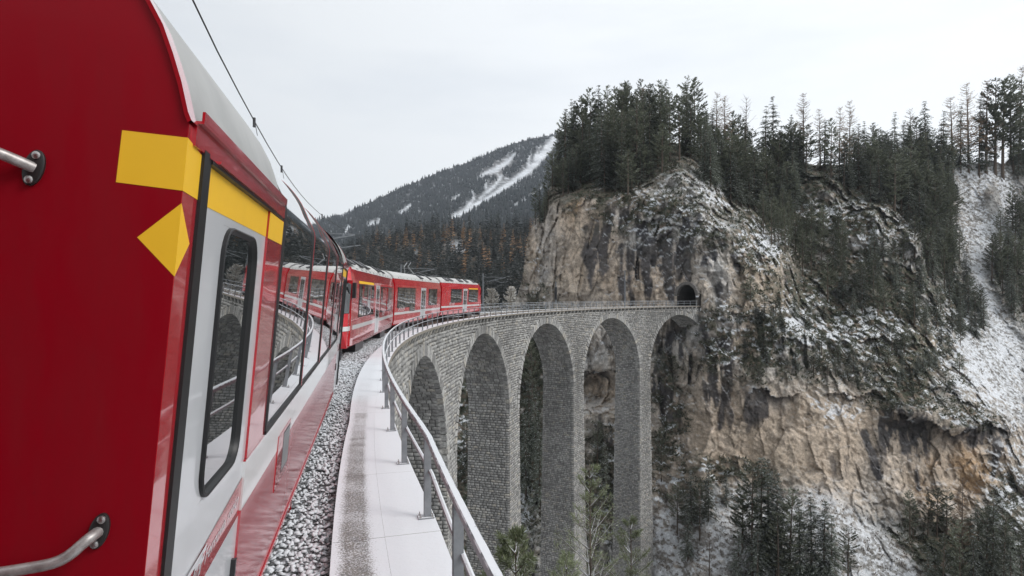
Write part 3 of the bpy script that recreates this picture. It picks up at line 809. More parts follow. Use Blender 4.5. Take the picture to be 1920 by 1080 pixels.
for pts in ([(1166, 462, 4), (1164, 520, 5), (1172, 572, 4)], [(1178, 470, 3), (1180, 540, 4), (1186, 572, 3)], [(1203, 465, 6), (1215, 540, 7), (1222, 570, 4)], [(1098, 428, 7), (1104, 500, 9), (1108, 540, 6)], [(1246, 430, 7), (1252, 500, 9), (1256, 560, 6)], [(1280, 440, 6), (1276, 520, 7)], [(1618, 812, 6), (1634, 850, 9), (1650, 895, 7)], [(1692, 742, 9), (1696, 800, 9), (1694, 845, 5)], [(1722, 790, 10), (1712, 830, 6)], [(1718, 850, 2), (1722, 915, 4)], [(1845, 795, 8), (1840, 830, 4)], [(1870, 830, 8), (1862, 890, 5)], [(1425, 745, 12), (1430, 775, 9)], [(1360, 720, 9), (1350, 800, 5)], [(1475, 500, 5), (1484, 545, 8)], [(1345, 540, 6), (1350, 575, 5)], [(1380, 480, 5), (1385, 510, 4)], [(1320, 600, 6), (1335, 690, 10), (1345, 760, 6)]):
    d = segdist(GX, GY, pts)
    sm_ = np.maximum(sm_, (1 - sstep(-3, 5, d + (n2 - .5) * 22 + (st2 - .5) * 12)) * .95)
sm_ = np.maximum(sm_, LIP_SHADE * sstep(.38, .58, st * .6 + st2 * .4 + LIP_SHADE * .12) * .95)  # darker rock below each overhang lip: shade put into the colour
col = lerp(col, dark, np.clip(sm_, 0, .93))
# crevices
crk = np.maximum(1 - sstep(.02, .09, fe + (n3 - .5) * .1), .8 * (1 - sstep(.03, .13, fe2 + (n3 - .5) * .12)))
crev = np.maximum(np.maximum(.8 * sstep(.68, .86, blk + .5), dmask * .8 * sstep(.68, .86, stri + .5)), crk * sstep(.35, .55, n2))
col = col * (.86 + .30 * fh2 + .12 * (fh - .5))[..., None]
spk = sstep(.60, .70, fbm(cx_ / .7, cy_ / .7, cz_ / 1.0, 3, 123)) * sstep(.4, .6, n2)
col = col * np.minimum(1.32, .66 / np.maximum(col.max(-1), .01))[..., None]
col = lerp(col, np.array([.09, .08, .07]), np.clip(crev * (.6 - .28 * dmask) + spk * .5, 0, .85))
col = col * (1 + .5 * (fbm(cx_ / .45, cy_ / .45, cz_ / .55, 3, 127) - .5))[..., None]
# dwarf pine, heather and soil on gentler ground
nz = CN[..., 2]
gent = sstep(-.15, .40, blur(nz, 3) + (n2 - .5) * .9)
vz = np.zeros_like(GX)
for e, w in (((1620, 560, 190, 150), 1.0), ((1430, 460, 60, 60), .9), ((1350, 640, 70, 60), .8), ((1440, 640, 110, 70), 1.0), ((1700, 660, 90, 70), 1.0), ((1550, 380, 250, 110), 1.0), ((1230, 400, 120, 45), .8), ((1120, 330, 130, 70), 1.0), ((1250, 300, 70, 40), .9), ((1000, 780, 70, 250), .9), ((1130, 930, 90, 140), .7), ((1250, 780, 45, 130), .7), ((1820, 560, 120, 160), .75), ((1780, 1040, 140, 60), 1.0), ((1340, 900, 120, 60), .7), ((1900, 980, 70, 100), .6), ((1700, 730, 80, 50), .9), ((1820, 780, 60, 30), .8), ((800, 900, 200, 330), 1.0), ((1010, 560, 40, 60), .5)):
    vz = np.maximum(vz, w * soft_ell(*e))
veg = np.clip(vz * 1.4, 0, 1) * sstep(.42, .60, fbm(cx_ / 2.2, cy_ / 2.2, cz_ / 1.7, 4, 131) * .8 + gent * .22 + vz * .06)
veg = np.where(GY < top_at(GX) + 60, np.maximum(veg, .8 * (1 - sstep(30, 70, GY - top_at(GX))) * (GX > 1040)), veg)
veg = veg * (1 - scree * .75)
col = lerp(col, lerp(np.broadcast_to(brown, CP.shape), green, sstep(.3, .6, n3)), np.clip(veg, 0, .95))
# snow: on ledges and gentle ground, thinned by the stones that stick out of it
sz_ = np.zeros_like(GX)
for e, w in (((1330, 350, 90, 60), 1.0), ((1240, 410, 120, 60), .95), ((1430, 460, 60, 60), .9), ((1370, 620, 90, 70), 1.0), ((1500, 620, 80, 90), 1.0), ((1560, 390, 90, 60), .9), ((1650, 440, 80, 60), .9), ((1620, 640, 140, 90), .85), ((1560, 770, 70, 30), .9), ((1540, 700, 60, 30), .8), ((1820, 700, 110, 110), 1.0), ((1900, 900, 60, 160), .8), ((1250, 850, 50, 130), .95), ((1200, 1000, 100, 100), .8), ((985, 960, 20, 80), 1.0), ((1010, 480, 25, 90), .8), ((940, 560, 50, 40), 1.0), ((1150, 860, 60, 100), .7), ((1330, 880, 60, 30), .7), ((1800, 620, 100, 120), .9), ((870, 780, 60, 200), .6), ((1150, 640, 40, 40), .6)):
    sz_ = np.maximum(sz_, w * soft_ell(*e))
sn = sstep(.50, .575, fbm(cx_ / 1.2, cy_ / 1.2, cz_ / .85, 5, 141) + .22 * (nz - .2) + (n3 - .5) * .22 + (sz_ - 1) * .28 + (n1 - .55) * .30 - .004) * np.clip(sz_ * 2, 0, 1)
sn = np.maximum(sn, sstep(.55, .85, nz + (n3 - .5) * .9) * .45 * (1 - .8 * smooth_face) * (1 - veg))
sn = np.maximum(sn * (1 - .85 * np.clip(LIP_SHADE * 1.5, 0, 1)), LIP_S * sstep(.5, .6, n2 * .6 + n3 * .4) * .9)
sn *= 1 - .75 * (1 - sstep(40, 95, GY - top_at(GX))) * (GX < 1770)
sp = fbm(cx_ / .55, cy_ / .55, cz_ / .45, 3, 151)
core_ = blur(inpoly(GX, GY, [(1800, 335), (1870, 325), (1890, 350), (1835, 430), (1820, 520), (1845, 560), (1830, 620), (1880, 680), (1900, 650), (1870, 590), (1850, 500), (1850, 440), (1895, 380), (1880, 310), (1790, 310)]).astype(float), 5)
scs = scree * sstep(.47 - .08 * core_, .54 - .04 * core_, sp * .75 + .25 * n2)
knob = np.exp(-((GX - 1860) / 16) ** 2 - ((GY - 374) / 32) ** 2)
sn = np.clip(np.maximum(sn, scs), 0, 1) * (1 - sstep(.3, .6, knob + (n2 - .5) * .5) * .9)
col = lerp(col, lerp(np.broadcast_to(np.array([.12, .11, .10]), CP.shape), col, .5 * np.ones_like(GX)), scree * (1 - sn) * .8 * (1 - knob))
col = lerp(col, snow, sn * .97)
# faces kept: below the skyline of the cliff, and outside the tunnel mouth
cxm = (GX[:-1, :-1] + GX[1:, 1:]) / 2; cym = (GY[:-1, :-1] + GY[1:, 1:]) / 2
keep = cym > top_at(cxm)
mouth = (((cxm - 1293) / 21) ** 2 + ((np.minimum(cym, 557) - 557) / 23) ** 2 < 1) & (cym < 583)
keep &= ~mouth
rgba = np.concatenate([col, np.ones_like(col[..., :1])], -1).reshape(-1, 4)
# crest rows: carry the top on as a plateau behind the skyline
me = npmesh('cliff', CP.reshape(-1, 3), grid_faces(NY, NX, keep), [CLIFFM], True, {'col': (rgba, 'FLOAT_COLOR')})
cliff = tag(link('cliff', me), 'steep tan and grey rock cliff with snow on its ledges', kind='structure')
def surf(x, y):
    """point of the cliff surface in direction (x, y)"""
    fx = (x - 540) / 1540 * (NX - 1); fy = (y - 240) / 1080 * (NY - 1)
    i = int(np.clip(fx, 0, NX - 2)); j = int(np.clip(fy, 0, NY - 2)); u, w = fx - i, fy - j
    d = (D1[j, i] * (1 - u) + D1[j, i + 1] * u) * (1 - w) + (D1[j + 1, i] * (1 - u) + D1[j + 1, i + 1] * u) * w
    return ((x - 960) / F * d, d, ZC - (y - YH) / F * d)
# plateau behind the crest
px_ = np.linspace(1035, 2080, 120); pv = []
for kk, (dd, dz) in enumerate(((0, -.6), (14, -1.5), (60, -8), (160, -40))):
    for x in px_:
        p = surf(x, max(242, top_at(x) + 6)); pv.append((p[0] * (1 + dd / p[1]), p[1] + dd, p[2] + dz))
pv = np.array(pv); cp_ = np.tile(np.array([.10, .095, .08, 1.0]), (len(pv), 1))
tag(link('plateau', npmesh('plateau', pv, grid_faces(4, 120, np.ones((3, 119), bool)), [CLIFFM], True, {'col': (cp_, 'FLOAT_COLOR')})), kind='structure')

# tunnel: bored along the tangent at the end of the viaduct
tn = tag(empty('tunnel_portal', P(T_END, 101.1, 0)), 'dark arched tunnel mouth in the cliff at the end of the viaduct', 'tunnel')
TV = np.array([math.sin(T_END - .02), math.cos(T_END - .02), 0]); RV = np.array([-math.cos(T_END - .02), math.sin(T_END - .02), 0])
O = np.array(P(T_END - .012, 101.0, 0))
def bore(rad_w, wall, d, wob=0, n=22):
    ring = []
    for i in range(n + 1):
        a = math.pi * i / n; k = 1 + wob * (rs.random() - .5)
        ring.append(tuple(O + RV * (-math.cos(a) * rad_w * k) + np.array([0, 0, wall + math.sin(a) * rad_w * 1.05 * k]) + TV * d))
    return [tuple(O + RV * (-rad_w) + np.array([0, 0, -.4]) + TV * d)] + ring + [tuple(O + RV * rad_w + np.array([0, 0, -.4]) + TV * d)]
mb = MB(); mb.loft([bore(2.05, 1.75, d, .03) for d in np.linspace(-.2, 32, 14)], closed=False, cap=False)
q = bore(2.05, 1.75, 32); mb.add(q, [tuple(range(len(q)))])
ROCKD, t_, b_ = M('tunnel_rock'); setp(b_, (.07, .065, .06), .95, .1); nn_ = noise_node(t_, 1.5, 5, .7); bump(t_, b_, nn_.outputs[0], 1, .2)
o = mb.build('bore', ROCKD); o.parent = tn; o.matrix_parent_inverse = tn.matrix_basis.inverted()
# stone ring of the mouth
ROCKP, t_, b_ = M('portal_rock'); setp(b_, (.16, .15, .14), .95, .1); nn_ = noise_node(t_, 2.5, 5, .7); bump(t_, b_, nn_.outputs[0], 1, .1)
for i in range(17):
    a0, a1 = math.pi * i / 17 + .01, math.pi * (i + 1) / 17 - .01
    def rp(r, a, d): return O + RV * (-math.cos(a) * r) + np.array([0, 0, 1.75 + math.sin(a) * r * 1.05]) + TV * d
    mb = MB(); ro = 2.05 + rs.uniform(.42, .6)
    c = rp(2.3, (a0 + a1) / 2, -.1); dd = rs.uniform(-.35, -.2)
    mb.hexa([rp(2.03, a0, .4) - c, rp(2.03, a1, .4) - c, rp(ro, a1, .4) - c, rp(ro, a0, .4) - c], [rp(2.03, a0, dd) - c, rp(2.03, a1, dd) - c, rp(ro, a1, dd) - c, rp(ro, a0, dd) - c])
    o = mb.build('portal_stone', ROCKP); o.location = c; o.parent = tn; o.matrix_parent_inverse = tn.matrix_basis.inverted()
mb = MB()
sgn = O + RV * -2.5 + np.array([0, 0, 1.7]) + TV * -.42
mb.hexa([sgn + RV * a + np.array([0, 0, -.14]) + TV * b for a, b in ((-.28, 0), (.28, 0), (.28, .05), (-.28, .05))], [sgn + RV * a + np.array([0, 0, .14]) + TV * b for a, b in ((-.28, 0), (.28, 0), (.28, .05), (-.28, .05))])
tag(mb.build('plate_sign', WHITE), 'small white plate mounted beside the tunnel mouth', 'sign')

# valley floor and far ground
gx = np.concatenate([np.linspace(-2400, -420, 20), np.linspace(-400, 400, 90), np.linspace(420, 2400, 20)])
gy = np.concatenate([np.linspace(-2400, -220, 20), np.linspace(-200, 400, 90), np.linspace(420, 2400, 20)])
VX, VY = np.meshgrid(gx, gy)
VZ = np.clip(-3.6 - .64 * np.maximum(VY, 0), -64, -3.6) - 6 * sstep(0, -60, VX) + 2.5 * (fbm(VX / 14, VY / 14, 0 * VX, 4, 201) - .6)
VZ = np.where(VY > 120, -64 + 0 * VY, VZ)
vc = lerp(np.broadcast_to(np.array([.12, .10, .075]), VX.shape + (3,)), snow, sstep(.42, .55, fbm(VX / 2.5, VY / 2.5, VX * 0, 4, 211)) * .85)
vr = np.concatenate([vc, np.ones_like(vc[..., :1])], -1).reshape(-1, 4)
me = npmesh('ground', np.stack([VX, VY, VZ], -1).reshape(-1, 3), grid_faces(len(gy), len(gx), np.ones((len(gy) - 1, len(gx) - 1), bool))[:, ::-1], [HILLM], True, {'col': (vr, 'FLOAT_COLOR')})
tag(link('ground', me), kind='structure')

# wooded hillside across the valley
hcols = [(-300, [(380, 620), (470, 540), (560, 300), (640, 200)]), (500, [(380, 640), (470, 560), (560, 300), (640, 200)]), (620, [(380, 640), (480, 540), (560, 300), (640, 190)]), (700, [(380, 620), (445, 520), (560, 280), (640, 185)]), (800, [(380, 600), (420, 500), (560, 260), (640, 180)]), (1060, [(380, 560), (415, 470), (560, 240), (640, 175)])]
HX, HY, HD = star_grid(-300, 1060, 364, 395, 640, 90, hcols, 2)
HTX = [-300, 100, 500, 600, 640, 690, 740, 790, 850, 1060]; HTY = [470, 490, 505, 498, 478, 455, 442, 432, 428, 428]
hp = topt(HX, HD, HY)
HD = HD * (1 + .06 * (fbm(hp[..., 0] / 60, hp[..., 1] / 60, hp[..., 2] / 60, 3, 221) - .5))
HP = topt(HX, HD, HY)
hn = fbm(HP[..., 0] / 12, HP[..., 1] / 12, HP[..., 2] / 12, 4, 231)
hc = lerp(np.broadcast_to(np.array([.035, .036, .030]), HP.shape), np.array([.10, .08, .06]), sstep(.4, .65, hn))
clearing = np.maximum(np.exp(-(((HX - 860) / 18) ** 2 + ((HY - 463) / 12) ** 2)), np.exp(-(((HX - 775) / 9) ** 2 + ((HY - 470) / 8) ** 2)))
hc = lerp(hc, snow * .8, np.clip(clearing * 1.2, 0, .8) * sstep(.35, .55, hn))
hk = ((HY[:-1, :-1] + HY[1:, 1:]) / 2) > np.interp((HX[:-1, :-1] + HX[1:, 1:]) / 2, HTX, HTY)
me = npmesh('hillside', HP.reshape(-1, 3), grid_faces(90, 364, hk), [HILLM], True, {'col': (np.concatenate([hc, np.ones_like(hc[..., :1])], -1).reshape(-1, 4), 'FLOAT_COLOR')})
tag(link('hillside', me), kind='structure')
def hsurf(x, y):
    fx = (x + 300) / 1360 * 363; fy = (y - 395) / 245 * 89
    i = int(np.clip(round(fx), 0, 363)); j = int(np.clip(round(fy), 0, 89)); d = HD[j, i]
    return ((x - 960) / F * d, d, ZC - (y - YH) / F * d)

# mountain with snow gullies
RX = [-400, -100, 200, 460, 560, 600, 640, 700, 760, 830, 880, 930, 980, 1035, 1100, 1200]; RY = [425, 448, 432, 430, 418, 411, 402, 377, 349, 321, 304, 282, 264, 252, 235, 225]
mcols = [(x, [(220, 2100), (y, 1900), (y + (500 - y) * .5, 1250), (500, 720), (600, 600)]) for x, y in zip(RX, RY)]
MX, MY, MD = star_grid(-400, 1200, 500, 225, 560, 150, mcols, 2)
mp_ = topt(MX, MD, MY)
mdisp = (ridged(mp_[..., 0] / 260, mp_[..., 1] / 400, mp_[..., 2] / 260, 4, 241) - .5) * 170 + (fbm(mp_[..., 0] / 60, mp_[..., 1] / 60, mp_[..., 2] / 60, 3, 251) - .5) * 40
MD = MD - mdisp; MP = topt(MX, MD, MY)
mn = fbm(MP[..., 0] / 45, MP[..., 1] / 45, MP[..., 2] / 45, 4, 261); mn2 = fbm(MP[..., 0] / 14, MP[..., 1] / 14, MP[..., 2] / 14, 3, 271)
gs = np.full(MX.shape, 1e9)
for pts in ([(1040, 262, 6), (1022, 285, 7), (1000, 312, 5), (978, 330, 5), (955, 345, 4), (925, 365, 3), (900, 380, 4), (875, 393, 4), (848, 408, 4)],
            [(884, 345, .6), (886, 358, 1.2), (888, 374, 2), (872, 392, 2)], [(912, 338, .5), (910, 348, 1), (914, 358, 1.2), (900, 372, 1.5)], [(940, 330, 2), (930, 345, 2), (915, 360, 2)],
            [(994, 280, 1), (992, 300, 1.5), (990, 318, 1)], [(1012, 275, 1), (1002, 300, 2)], [(1030, 345, 1.2), (990, 370, 1.0), (960, 388, .6)],
            [(655, 425, 2), (646, 438, 2)], [(700, 418, 3), (685, 425, 1)], [(712, 413, 1), (705, 420, 2)], [(965, 290, 2), (950, 305, 4), (930, 318, 4), (900, 330, 2)], [(860, 365, 2), (850, 375, 2)], [(770, 385, 2), (750, 400, 2)]):
    gs = np.minimum(gs, segdist(MX, MY, pts))
gul_ = 1 - sstep(-1.5, 3.5, gs + .5 + (mn2 - .5) * 8)
light = sstep(.58, .7, mn2) * np.exp(-np.minimum(np.abs(MX - 955) / 60, 9) ** 2 - ((MY - 315) / 28) ** 2) * .8 + sstep(.6, .72, mn2) * np.exp(-((MX - 765) / 50) ** 2 - ((MY - 385) / 22) ** 2) * .5
rim = (1 - sstep(2, 9, MY - np.interp(MX, RX, RY))) * sstep(.5, .62, mn) * (MX < 690)
msn = np.clip(np.maximum(np.maximum(gul_, light), rim * .7), 0, 1)
mc = lerp(np.broadcast_to(np.array([.05, .055, .055]), MP.shape), np.array([.12, .115, .11]), sstep(.4, .65, mn2) * .8)
mc = lerp(mc, np.array([.30, .28, .27]), np.exp(-((MX - 940) / 40) ** 2 - ((MY - 318) / 22) ** 2) * .5)
mc = lerp(mc, np.array([.62, .65, .70]), sstep(.52, .70, mn2) * .38)
mc = lerp(mc, snow, msn)
mk = ((MY[:-1, :-1] + MY[1:, 1:]) / 2) > np.interp((MX[:-1, :-1] + MX[1:, 1:]) / 2, RX, RY)
me = npmesh('mountain', MP.reshape(-1, 3), grid_faces(150, 500, mk), [MOUNTM], True, {'col': (np.concatenate([mc, np.ones_like(mc[..., :1])], -1).reshape(-1, 4), 'FLOAT_COLOR')})
tag(link('mountain', me), kind='structure')

# ------------------------------------------------------------------ near coach (frame: d along the coach, o out of the side wall, z above the eye)
BE = math.atan((700 - 960) / F); SLP = 6 / F
UU = np.array([math.sin(BE), math.cos(BE), SLP]); RR = np.array([math.cos(BE), -math.sin(BE), 0.0])
A0, TAU, AC, EYE = .57, .09, -1.72, np.array([0, 0, ZC])
def Wl(d, a, z): return tuple(UU * d + RR * a + np.array([0, 0, z]) + EYE)          # a: lateral position
def Ws(d, o, z): return Wl(d, -A0 + TAU * z + o, z)                                  # o: proud of the side wall
def cbox(mb, d0, d1, o0, o1, z0, z1, m=0):
    mb.hexa([(d0, o0, z0), (d1, o0, z0), (d1, o1, z0), (d0, o1, z0)], [(d0, o0, z1), (d1, o0, z1), (d1, o1, z1), (d0, o1, z1)], m)
ZB, ZG = -1.93, .49
def side_a(z): return -A0 + TAU * z
ROOF_PTS = [(-.535, .515), (-.552, .60), (-.574, .68), (-.60, .76), (-.65, .86), (-.72, .965), (-.80, 1.055), (-.9, 1.13), (-1.0, 1.185), (-1.15, 1.235), (-1.3, 1.27), (-1.5, 1.29), (AC, 1.30)]
def mirror(pts): return [(2 * AC - a, z) for a, z in reversed(pts[:-1] if abs(pts[-1][0] - AC) < 1e-6 else pts)]
def section(extra=0.0):
    pts = [(side_a(ZB), ZB), (side_a(-1.2), -1.2), (side_a(0), 0), (side_a(ZG), ZG)] + ROOF_PTS
    return pts + mirror(pts)
def scaled(sec, k): return [(AC + (a - AC) * (1 + k), z * 1 + (k * .6 if z > 0 else 0)) for a, z in sec]
def add_text(name, body, size, mat, parent, fmap, shear=.25, wmax=None):
    cu = bpy.data.curves.new(name, 'FONT'); cu.body = body; cu.size = size; cu.shear = shear; cu.extrude = 0; cu.resolution_u = 2
    ob = bpy.data.objects.new(name, cu); COL.objects.link(ob)
    me = bpy.data.meshes.new_from_object(ob.evaluated_get(bpy.context.evaluated_depsgraph_get()))
    bpy.data.objects.remove(ob); bpy.data.curves.remove(cu)
    xs = [v.co.x for v in me.vertices]; k = (wmax / (max(xs) - min(xs))) if wmax else 1; x0 = min(xs)
    for v in me.vertices: v.co = fmap((v.co.x - x0) * k, v.co.y)
    me.materials.clear(); me.materials.append(mat); me.name = name
    return link(name, me, parent)

def coach(label, D0, D1, front):
    """front=True: the coach ahead, seen from its near end; False: the coach we lean out of"""
    root = tag(empty('railway_coach'), label, 'train coach', 'panorama coaches of the red train')
    def B(mb, name, mat, par=root, smooth=False): return mb.build(name, mat, par, smooth, mapf=Ws)
    def Bl(mb, name, mat, par=root, smooth=False): return mb.build(name, mat, par, smooth, mapf=Wl)
    sec = section()
    # shell: end wall panels and inner body (dark, seen only through gaps)
    inner = [(AC + (a - AC) * .955, z - (.03 if z > 0 else 0)) for a, z in sec]
    mb = MB(); mb.loft([[(D0 + .012, a, z) for a, z in inner], [(D1 - .012, a, z) for a, z in inner]]); Bl(mb, 'inner_shell', BLACKP)
    for dd, s in ((D0, 1), (D1, -1)):
        mb = MB(); mb.loft([[(dd, a, z) for a, z in sec], [(dd + s * .03, a, z) for a, z in sec]]); Bl(mb, 'end_wall', RED)
        rim = scaled([q for q in sec if q[1] > .45], .010); rin = [q for q in sec if q[1] > .45]
        mb = MB(); mb.loft([[(dd - s * .012, a, z) for a, z in rin], [(dd - s * .016, a, z) for a, z in rim], [(dd + s * .06, a, z) for a, z in rim], [(dd + s * .06, a, z) for a, z in rin]], closed=False, cap=False)
        Bl(mb, 'end_rim', RED_GLOSS, smooth=True)
    # left side wall and floor
    mb = MB(); a_l = lambda z: 2 * AC - side_a(z)
    for z0, z1 in ((ZB, -.9), (-.9, -.2), (-.2, ZG)):
        mb.add([(D0 + .03, a_l(z0), z0), (D1 - .03, a_l(z0), z0), (D1 - .03, a_l(z1), z1), (D0 + .03, a_l(z1), z1)], [(0, 1, 2, 3)])
    Bl(mb, 'far_side_wall', RED_GLOSS)
    for p, q in ((D0 + 1.5, D0 + 4.2), (D1 - 4.2, D1 - 1.5)): mb = MB(); cbox(mb, p, q, -2.1, -.25, ZB - .25, ZB + .02); B(mb, 'bogie_frame', BLACKP)
    g = D0 - 1.97 if front else 0
    # corner posts
    for dd in ((D0, D0 + .155), (D1 - .155, D1)):
        mb = MB(); cbox(mb, dd[0] + .002, dd[1] - .002, -.05, .0015, ZB, ZG); B(mb, 'corner_post', RED_GLOSS)
    ends = [(D0, 1), (D1, -1)]
    for de, s in ends:
        def dx(q): return de + s * (q - 1.97)
        def cb(mb, d0, d1, *r):
            a, b_ = sorted((dx(d0), dx(d1))); cbox(mb, a, b_, *r)
        mb = MB(); cb(mb, 2.125, 2.185, -.05, .012, ZB, .447); cb(mb, 2.192, 2.24, -.05, .004, ZB, .44); cb(mb, 2.24, 3.48, -.05, .006, .425, .44); B(mb, 'door_seal', RUBBER)
        # door leaf with its window opening cut out
        mb = MB(); wz0, wz1, wd0, wd1 = -.815, .255, 2.55, 3.22
        for d0, d1, z0, z1 in ((2.24, wd0, ZB, .425), (wd1, 3.48, ZB, .425), (wd0, wd1, ZB, wz0), (wd0, wd1, wz1, .425)): cb(mb, d0, d1, -.05, -.012, z0, z1)
        door = B(mb, 'door', WHITE)
        rr = .11
        def rrect(d0, d1, z0, z1, r, o, n=6):
            out = []
            for cxx, czz, a0 in ((d1 - r, z1 - r, 0), (d0 + r, z1 - r, 90), (d0 + r, z0 + r, 180), (d1 - r, z0 + r, 270)):
                for i in range(n + 1):
                    a = math.radians(a0 + 90 * i / n); out.append((dx(cxx + r * math.cos(a)), o, czz + r * math.sin(a)))
            return out
        # white infill of the square corners, then rubber frame and glass
        o1 = rrect(wd0 + .001, wd1 - .001, wz0 + .001, wz1 - .001, rr + .02, -.0125)
        corners = [(dx(wd1), -.0125, wz1), (dx(wd0), -.0125, wz1), (dx(wd0), -.0125, wz0), (dx(wd1), -.0125, wz0)]
        for ci in range(4):
            seg = o1[ci * 7:ci * 7 + 7]; mb = MB(); mb.add([corners[ci]] + seg, [tuple([0] + [i + 1, i + 2]) for i in range(6)]); B(mb, 'door_corner_fillet', WHITE, door)
        mb = MB()
        prof = [(0, -.03), (0, .002), (.006, .006), (.014, .004), (.017, -.006), (.021, -.012), (.024, -.03)]
        rings = [rrect(wd0 + i, wd1 - i, wz0 + i, wz1 - i, max(.03, rr + .02 - i), o) for i, o in prof]
        mb.loft(rings, cap=False); win = B(mb, 'window_frame', RUBBER, door, True)
        mb = MB(); q = rrect(wd0 + .02, wd1 - .02, wz0 + .02, wz1 - .02, .108, -.016); mb.add(q, [tuple(range(len(q)))]); B(mb, 'window_pane', GLASS, door)
        # yellow stripe, pale red band with lettering
        mb = MB(); cb(mb, 2.242, 3.478, -.012, -.010, .289, .424); B(mb, 'yellow_stripe', YELLOW, door)
        mb = MB()
        def band(d): return -1.06 + .10 * (d - 2.5) / 1.05, -1.195 + .04 * (d - 2.5) / 1.05
        for d0, d1 in ((2.242, 2.9), (2.9, 3.478)):
            (t0, b0), (t1, b1) = band(d0), band(d1)
            mb.add([(dx(d0), -.0095, b0), (dx(d1), -.0095, b1), (dx(d1), -.0095, t1), (dx(d0), -.0095, t0)], [(0, 1, 2, 3)])
        B(mb, 'red_band', RED_GLOSS, door)
        if front and s > 0:
            add_text('lettering', 'Ferrovia retica', .088, WHITE, door, lambda x, y: Ws(2.765 + x, -.0075, -1.125 + .065 * x + y * .95), .28, .64)
            add_text('lettering', 'RhB', .075, RED_GLOSS, door, lambda x, y: Ws(2.60 + x, -.0055, -1.128 + .065 * x + y * .85), .3, .075)
            mb = MB()
            for d0, d1, z0, z1 in ((2.50, 2.70, -1.142, -1.118), (2.47, 2.745, -1.074, -1.052), (2.58, 2.70, -1.135, -1.068), (2.68, 2.735, -1.105, -1.085)):
                sh = .35
                mb.add([(d0 + sh * (z0 + 1.14), -.0070, z0), (d1 + sh * (z0 + 1.14), -.0070, z0 + .012), (d1 + sh * (z1 + 1.14), -.0070, z1 + .012), (d0 + sh * (z1 + 1.14), -.0070, z1)], [(0, 1, 2, 3)])
            B(mb, 'emblem', WHITE, door)
        mb = MB(); cb(mb, 3.375, 3.40, -.012, .012, -1.49, -1.36); B(mb, 'door_handle', BLACKP, door)
        # pillar behind the door, header, gutter
        mb = MB(); cb(mb, 3.48, 3.995, -.05, 0, -.875, .43); B(mb, 'pillar', RED_GLOSS)
        mb = MB(); cb(mb, 3.478, 3.965, 0, .003, .283, .42); B(mb, 'yellow_stripe', YELLOW)
        mb = MB(); cb(mb, 2.02, 3.93, -.05, .010, .437, .505); B(mb, 'door_header', RED_GLOSS); mb = MB(); cb(mb, 2.24, 3.9, -.02, .0085, .4245, .4365); B(mb, 'drip_strip', RUBBER)
        mb = MB(); cb(mb, 2.03, 3.86, .0, .026, .506, .514); cb(mb, 2.03, 3.86, .019, .027, .514, .542); cb(mb, 2.3, 3.6, .010, .02, .437, .447); B(mb, 'gutter', RED_GLOSS)
        # yellow marks round the corner
        e = .0010 * s
        if front and s > 0:
            mb = MB(); z0, z1 = .293, .448
            mb.add([(de - e, side_a(z0) - .172, z0 + .018), (de - e, side_a(z0) + .0028, z0), (de - e, side_a(z1) + .0028, z1), (de - e, side_a(z1) - .17, z1 + .012)], [(0, 1, 2, 3)]); Bl(mb, 'yellow_stripe', YELLOW)
            mb = MB(); mb.add([(de - .001, .0028, z0), (2.124 + g, .0028, z0 - .004), (2.124 + g, .0028, z1 - .018), (de - .001, .0028, z1)], [(0, 1, 2, 3)]); B(mb, 'yellow_stripe', YELLOW)
            mb = MB(); mb.add([(de - e, side_a(.155) - .105, .155), (de - e, side_a(.043) + .0028, .043), (de - e, side_a(.257) + .0028, .257)], [(0, 1, 2)]); Bl(mb, 'yellow_diamond', YELLOW)
            mb = MB(); mb.add([(de - .001, .0028, .043), (2.085 + g, .0028, .147), (de - .001, .0028, .257)], [(0, 1, 2)]); B(mb, 'yellow_diamond', YELLOW)
    # roof over the vestibules
    for d0, d1 in ((D0 + .06, D0 + 1.9), (D1 - 1.9, D1 - .06)):
        rp = scaled(ROOF_PTS + mirror(ROOF_PTS), .006); mb = MB()
        mb.loft([[(d, a, z) for a, z in rp] for d in np.linspace(d0, d1, 8)], closed=False, cap=False); Bl(mb, 'vestibule_roof', ROOFP, smooth=True)
    # panorama windows
    n = int(round((D1 - D0 - 4.06) / 2.03)); x0, x1 = D0 + 2.03, D1 - 2.03; pw = (x1 - x0) / n
    prof = [(side_a(-.85), -.85), (side_a(-.4), -.4), (side_a(.1), .1), (side_a(.35), .35), (side_a(.5) - .003, .5), (-.552, .578), (-.59, .662), (-.643, .784), (-.727, .905), (-.83, 1.006), (-.93, 1.075)]
    from_p = [Vector((a, z, 0)) for a, z in prof]; sm = []
    for i in range(len(prof) - 1):
        p0, p1, p2, p3 = from_p[max(i - 1, 0)], from_p[i], from_p[i + 1], from_p[min(i + 2, len(prof) - 1)]
        for k in range(3):
            t_ = k / 3; q = .5 * ((2 * p1) + (p2 - p0) * t_ + (2 * p0 - 5 * p1 + 4 * p2 - p3) * t_ ** 2 + (3 * p1 - p0 - 3 * p2 + p3) * t_ ** 3); sm.append((q.x, q.y))
    prof = sm + [prof[-1]]
    mrf = MB(); top = [(-.93, 1.085), (-1.1, 1.16), (-1.3, 1.22), (AC, 1.255)]; top = top + mirror(top)
    mrf.loft([[(d, a, z) for a, z in top] for d in np.linspace(x0, x1, 8)], closed=False, cap=False); Bl(mrf, 'centre_roof', ROOFW, smooth=True)
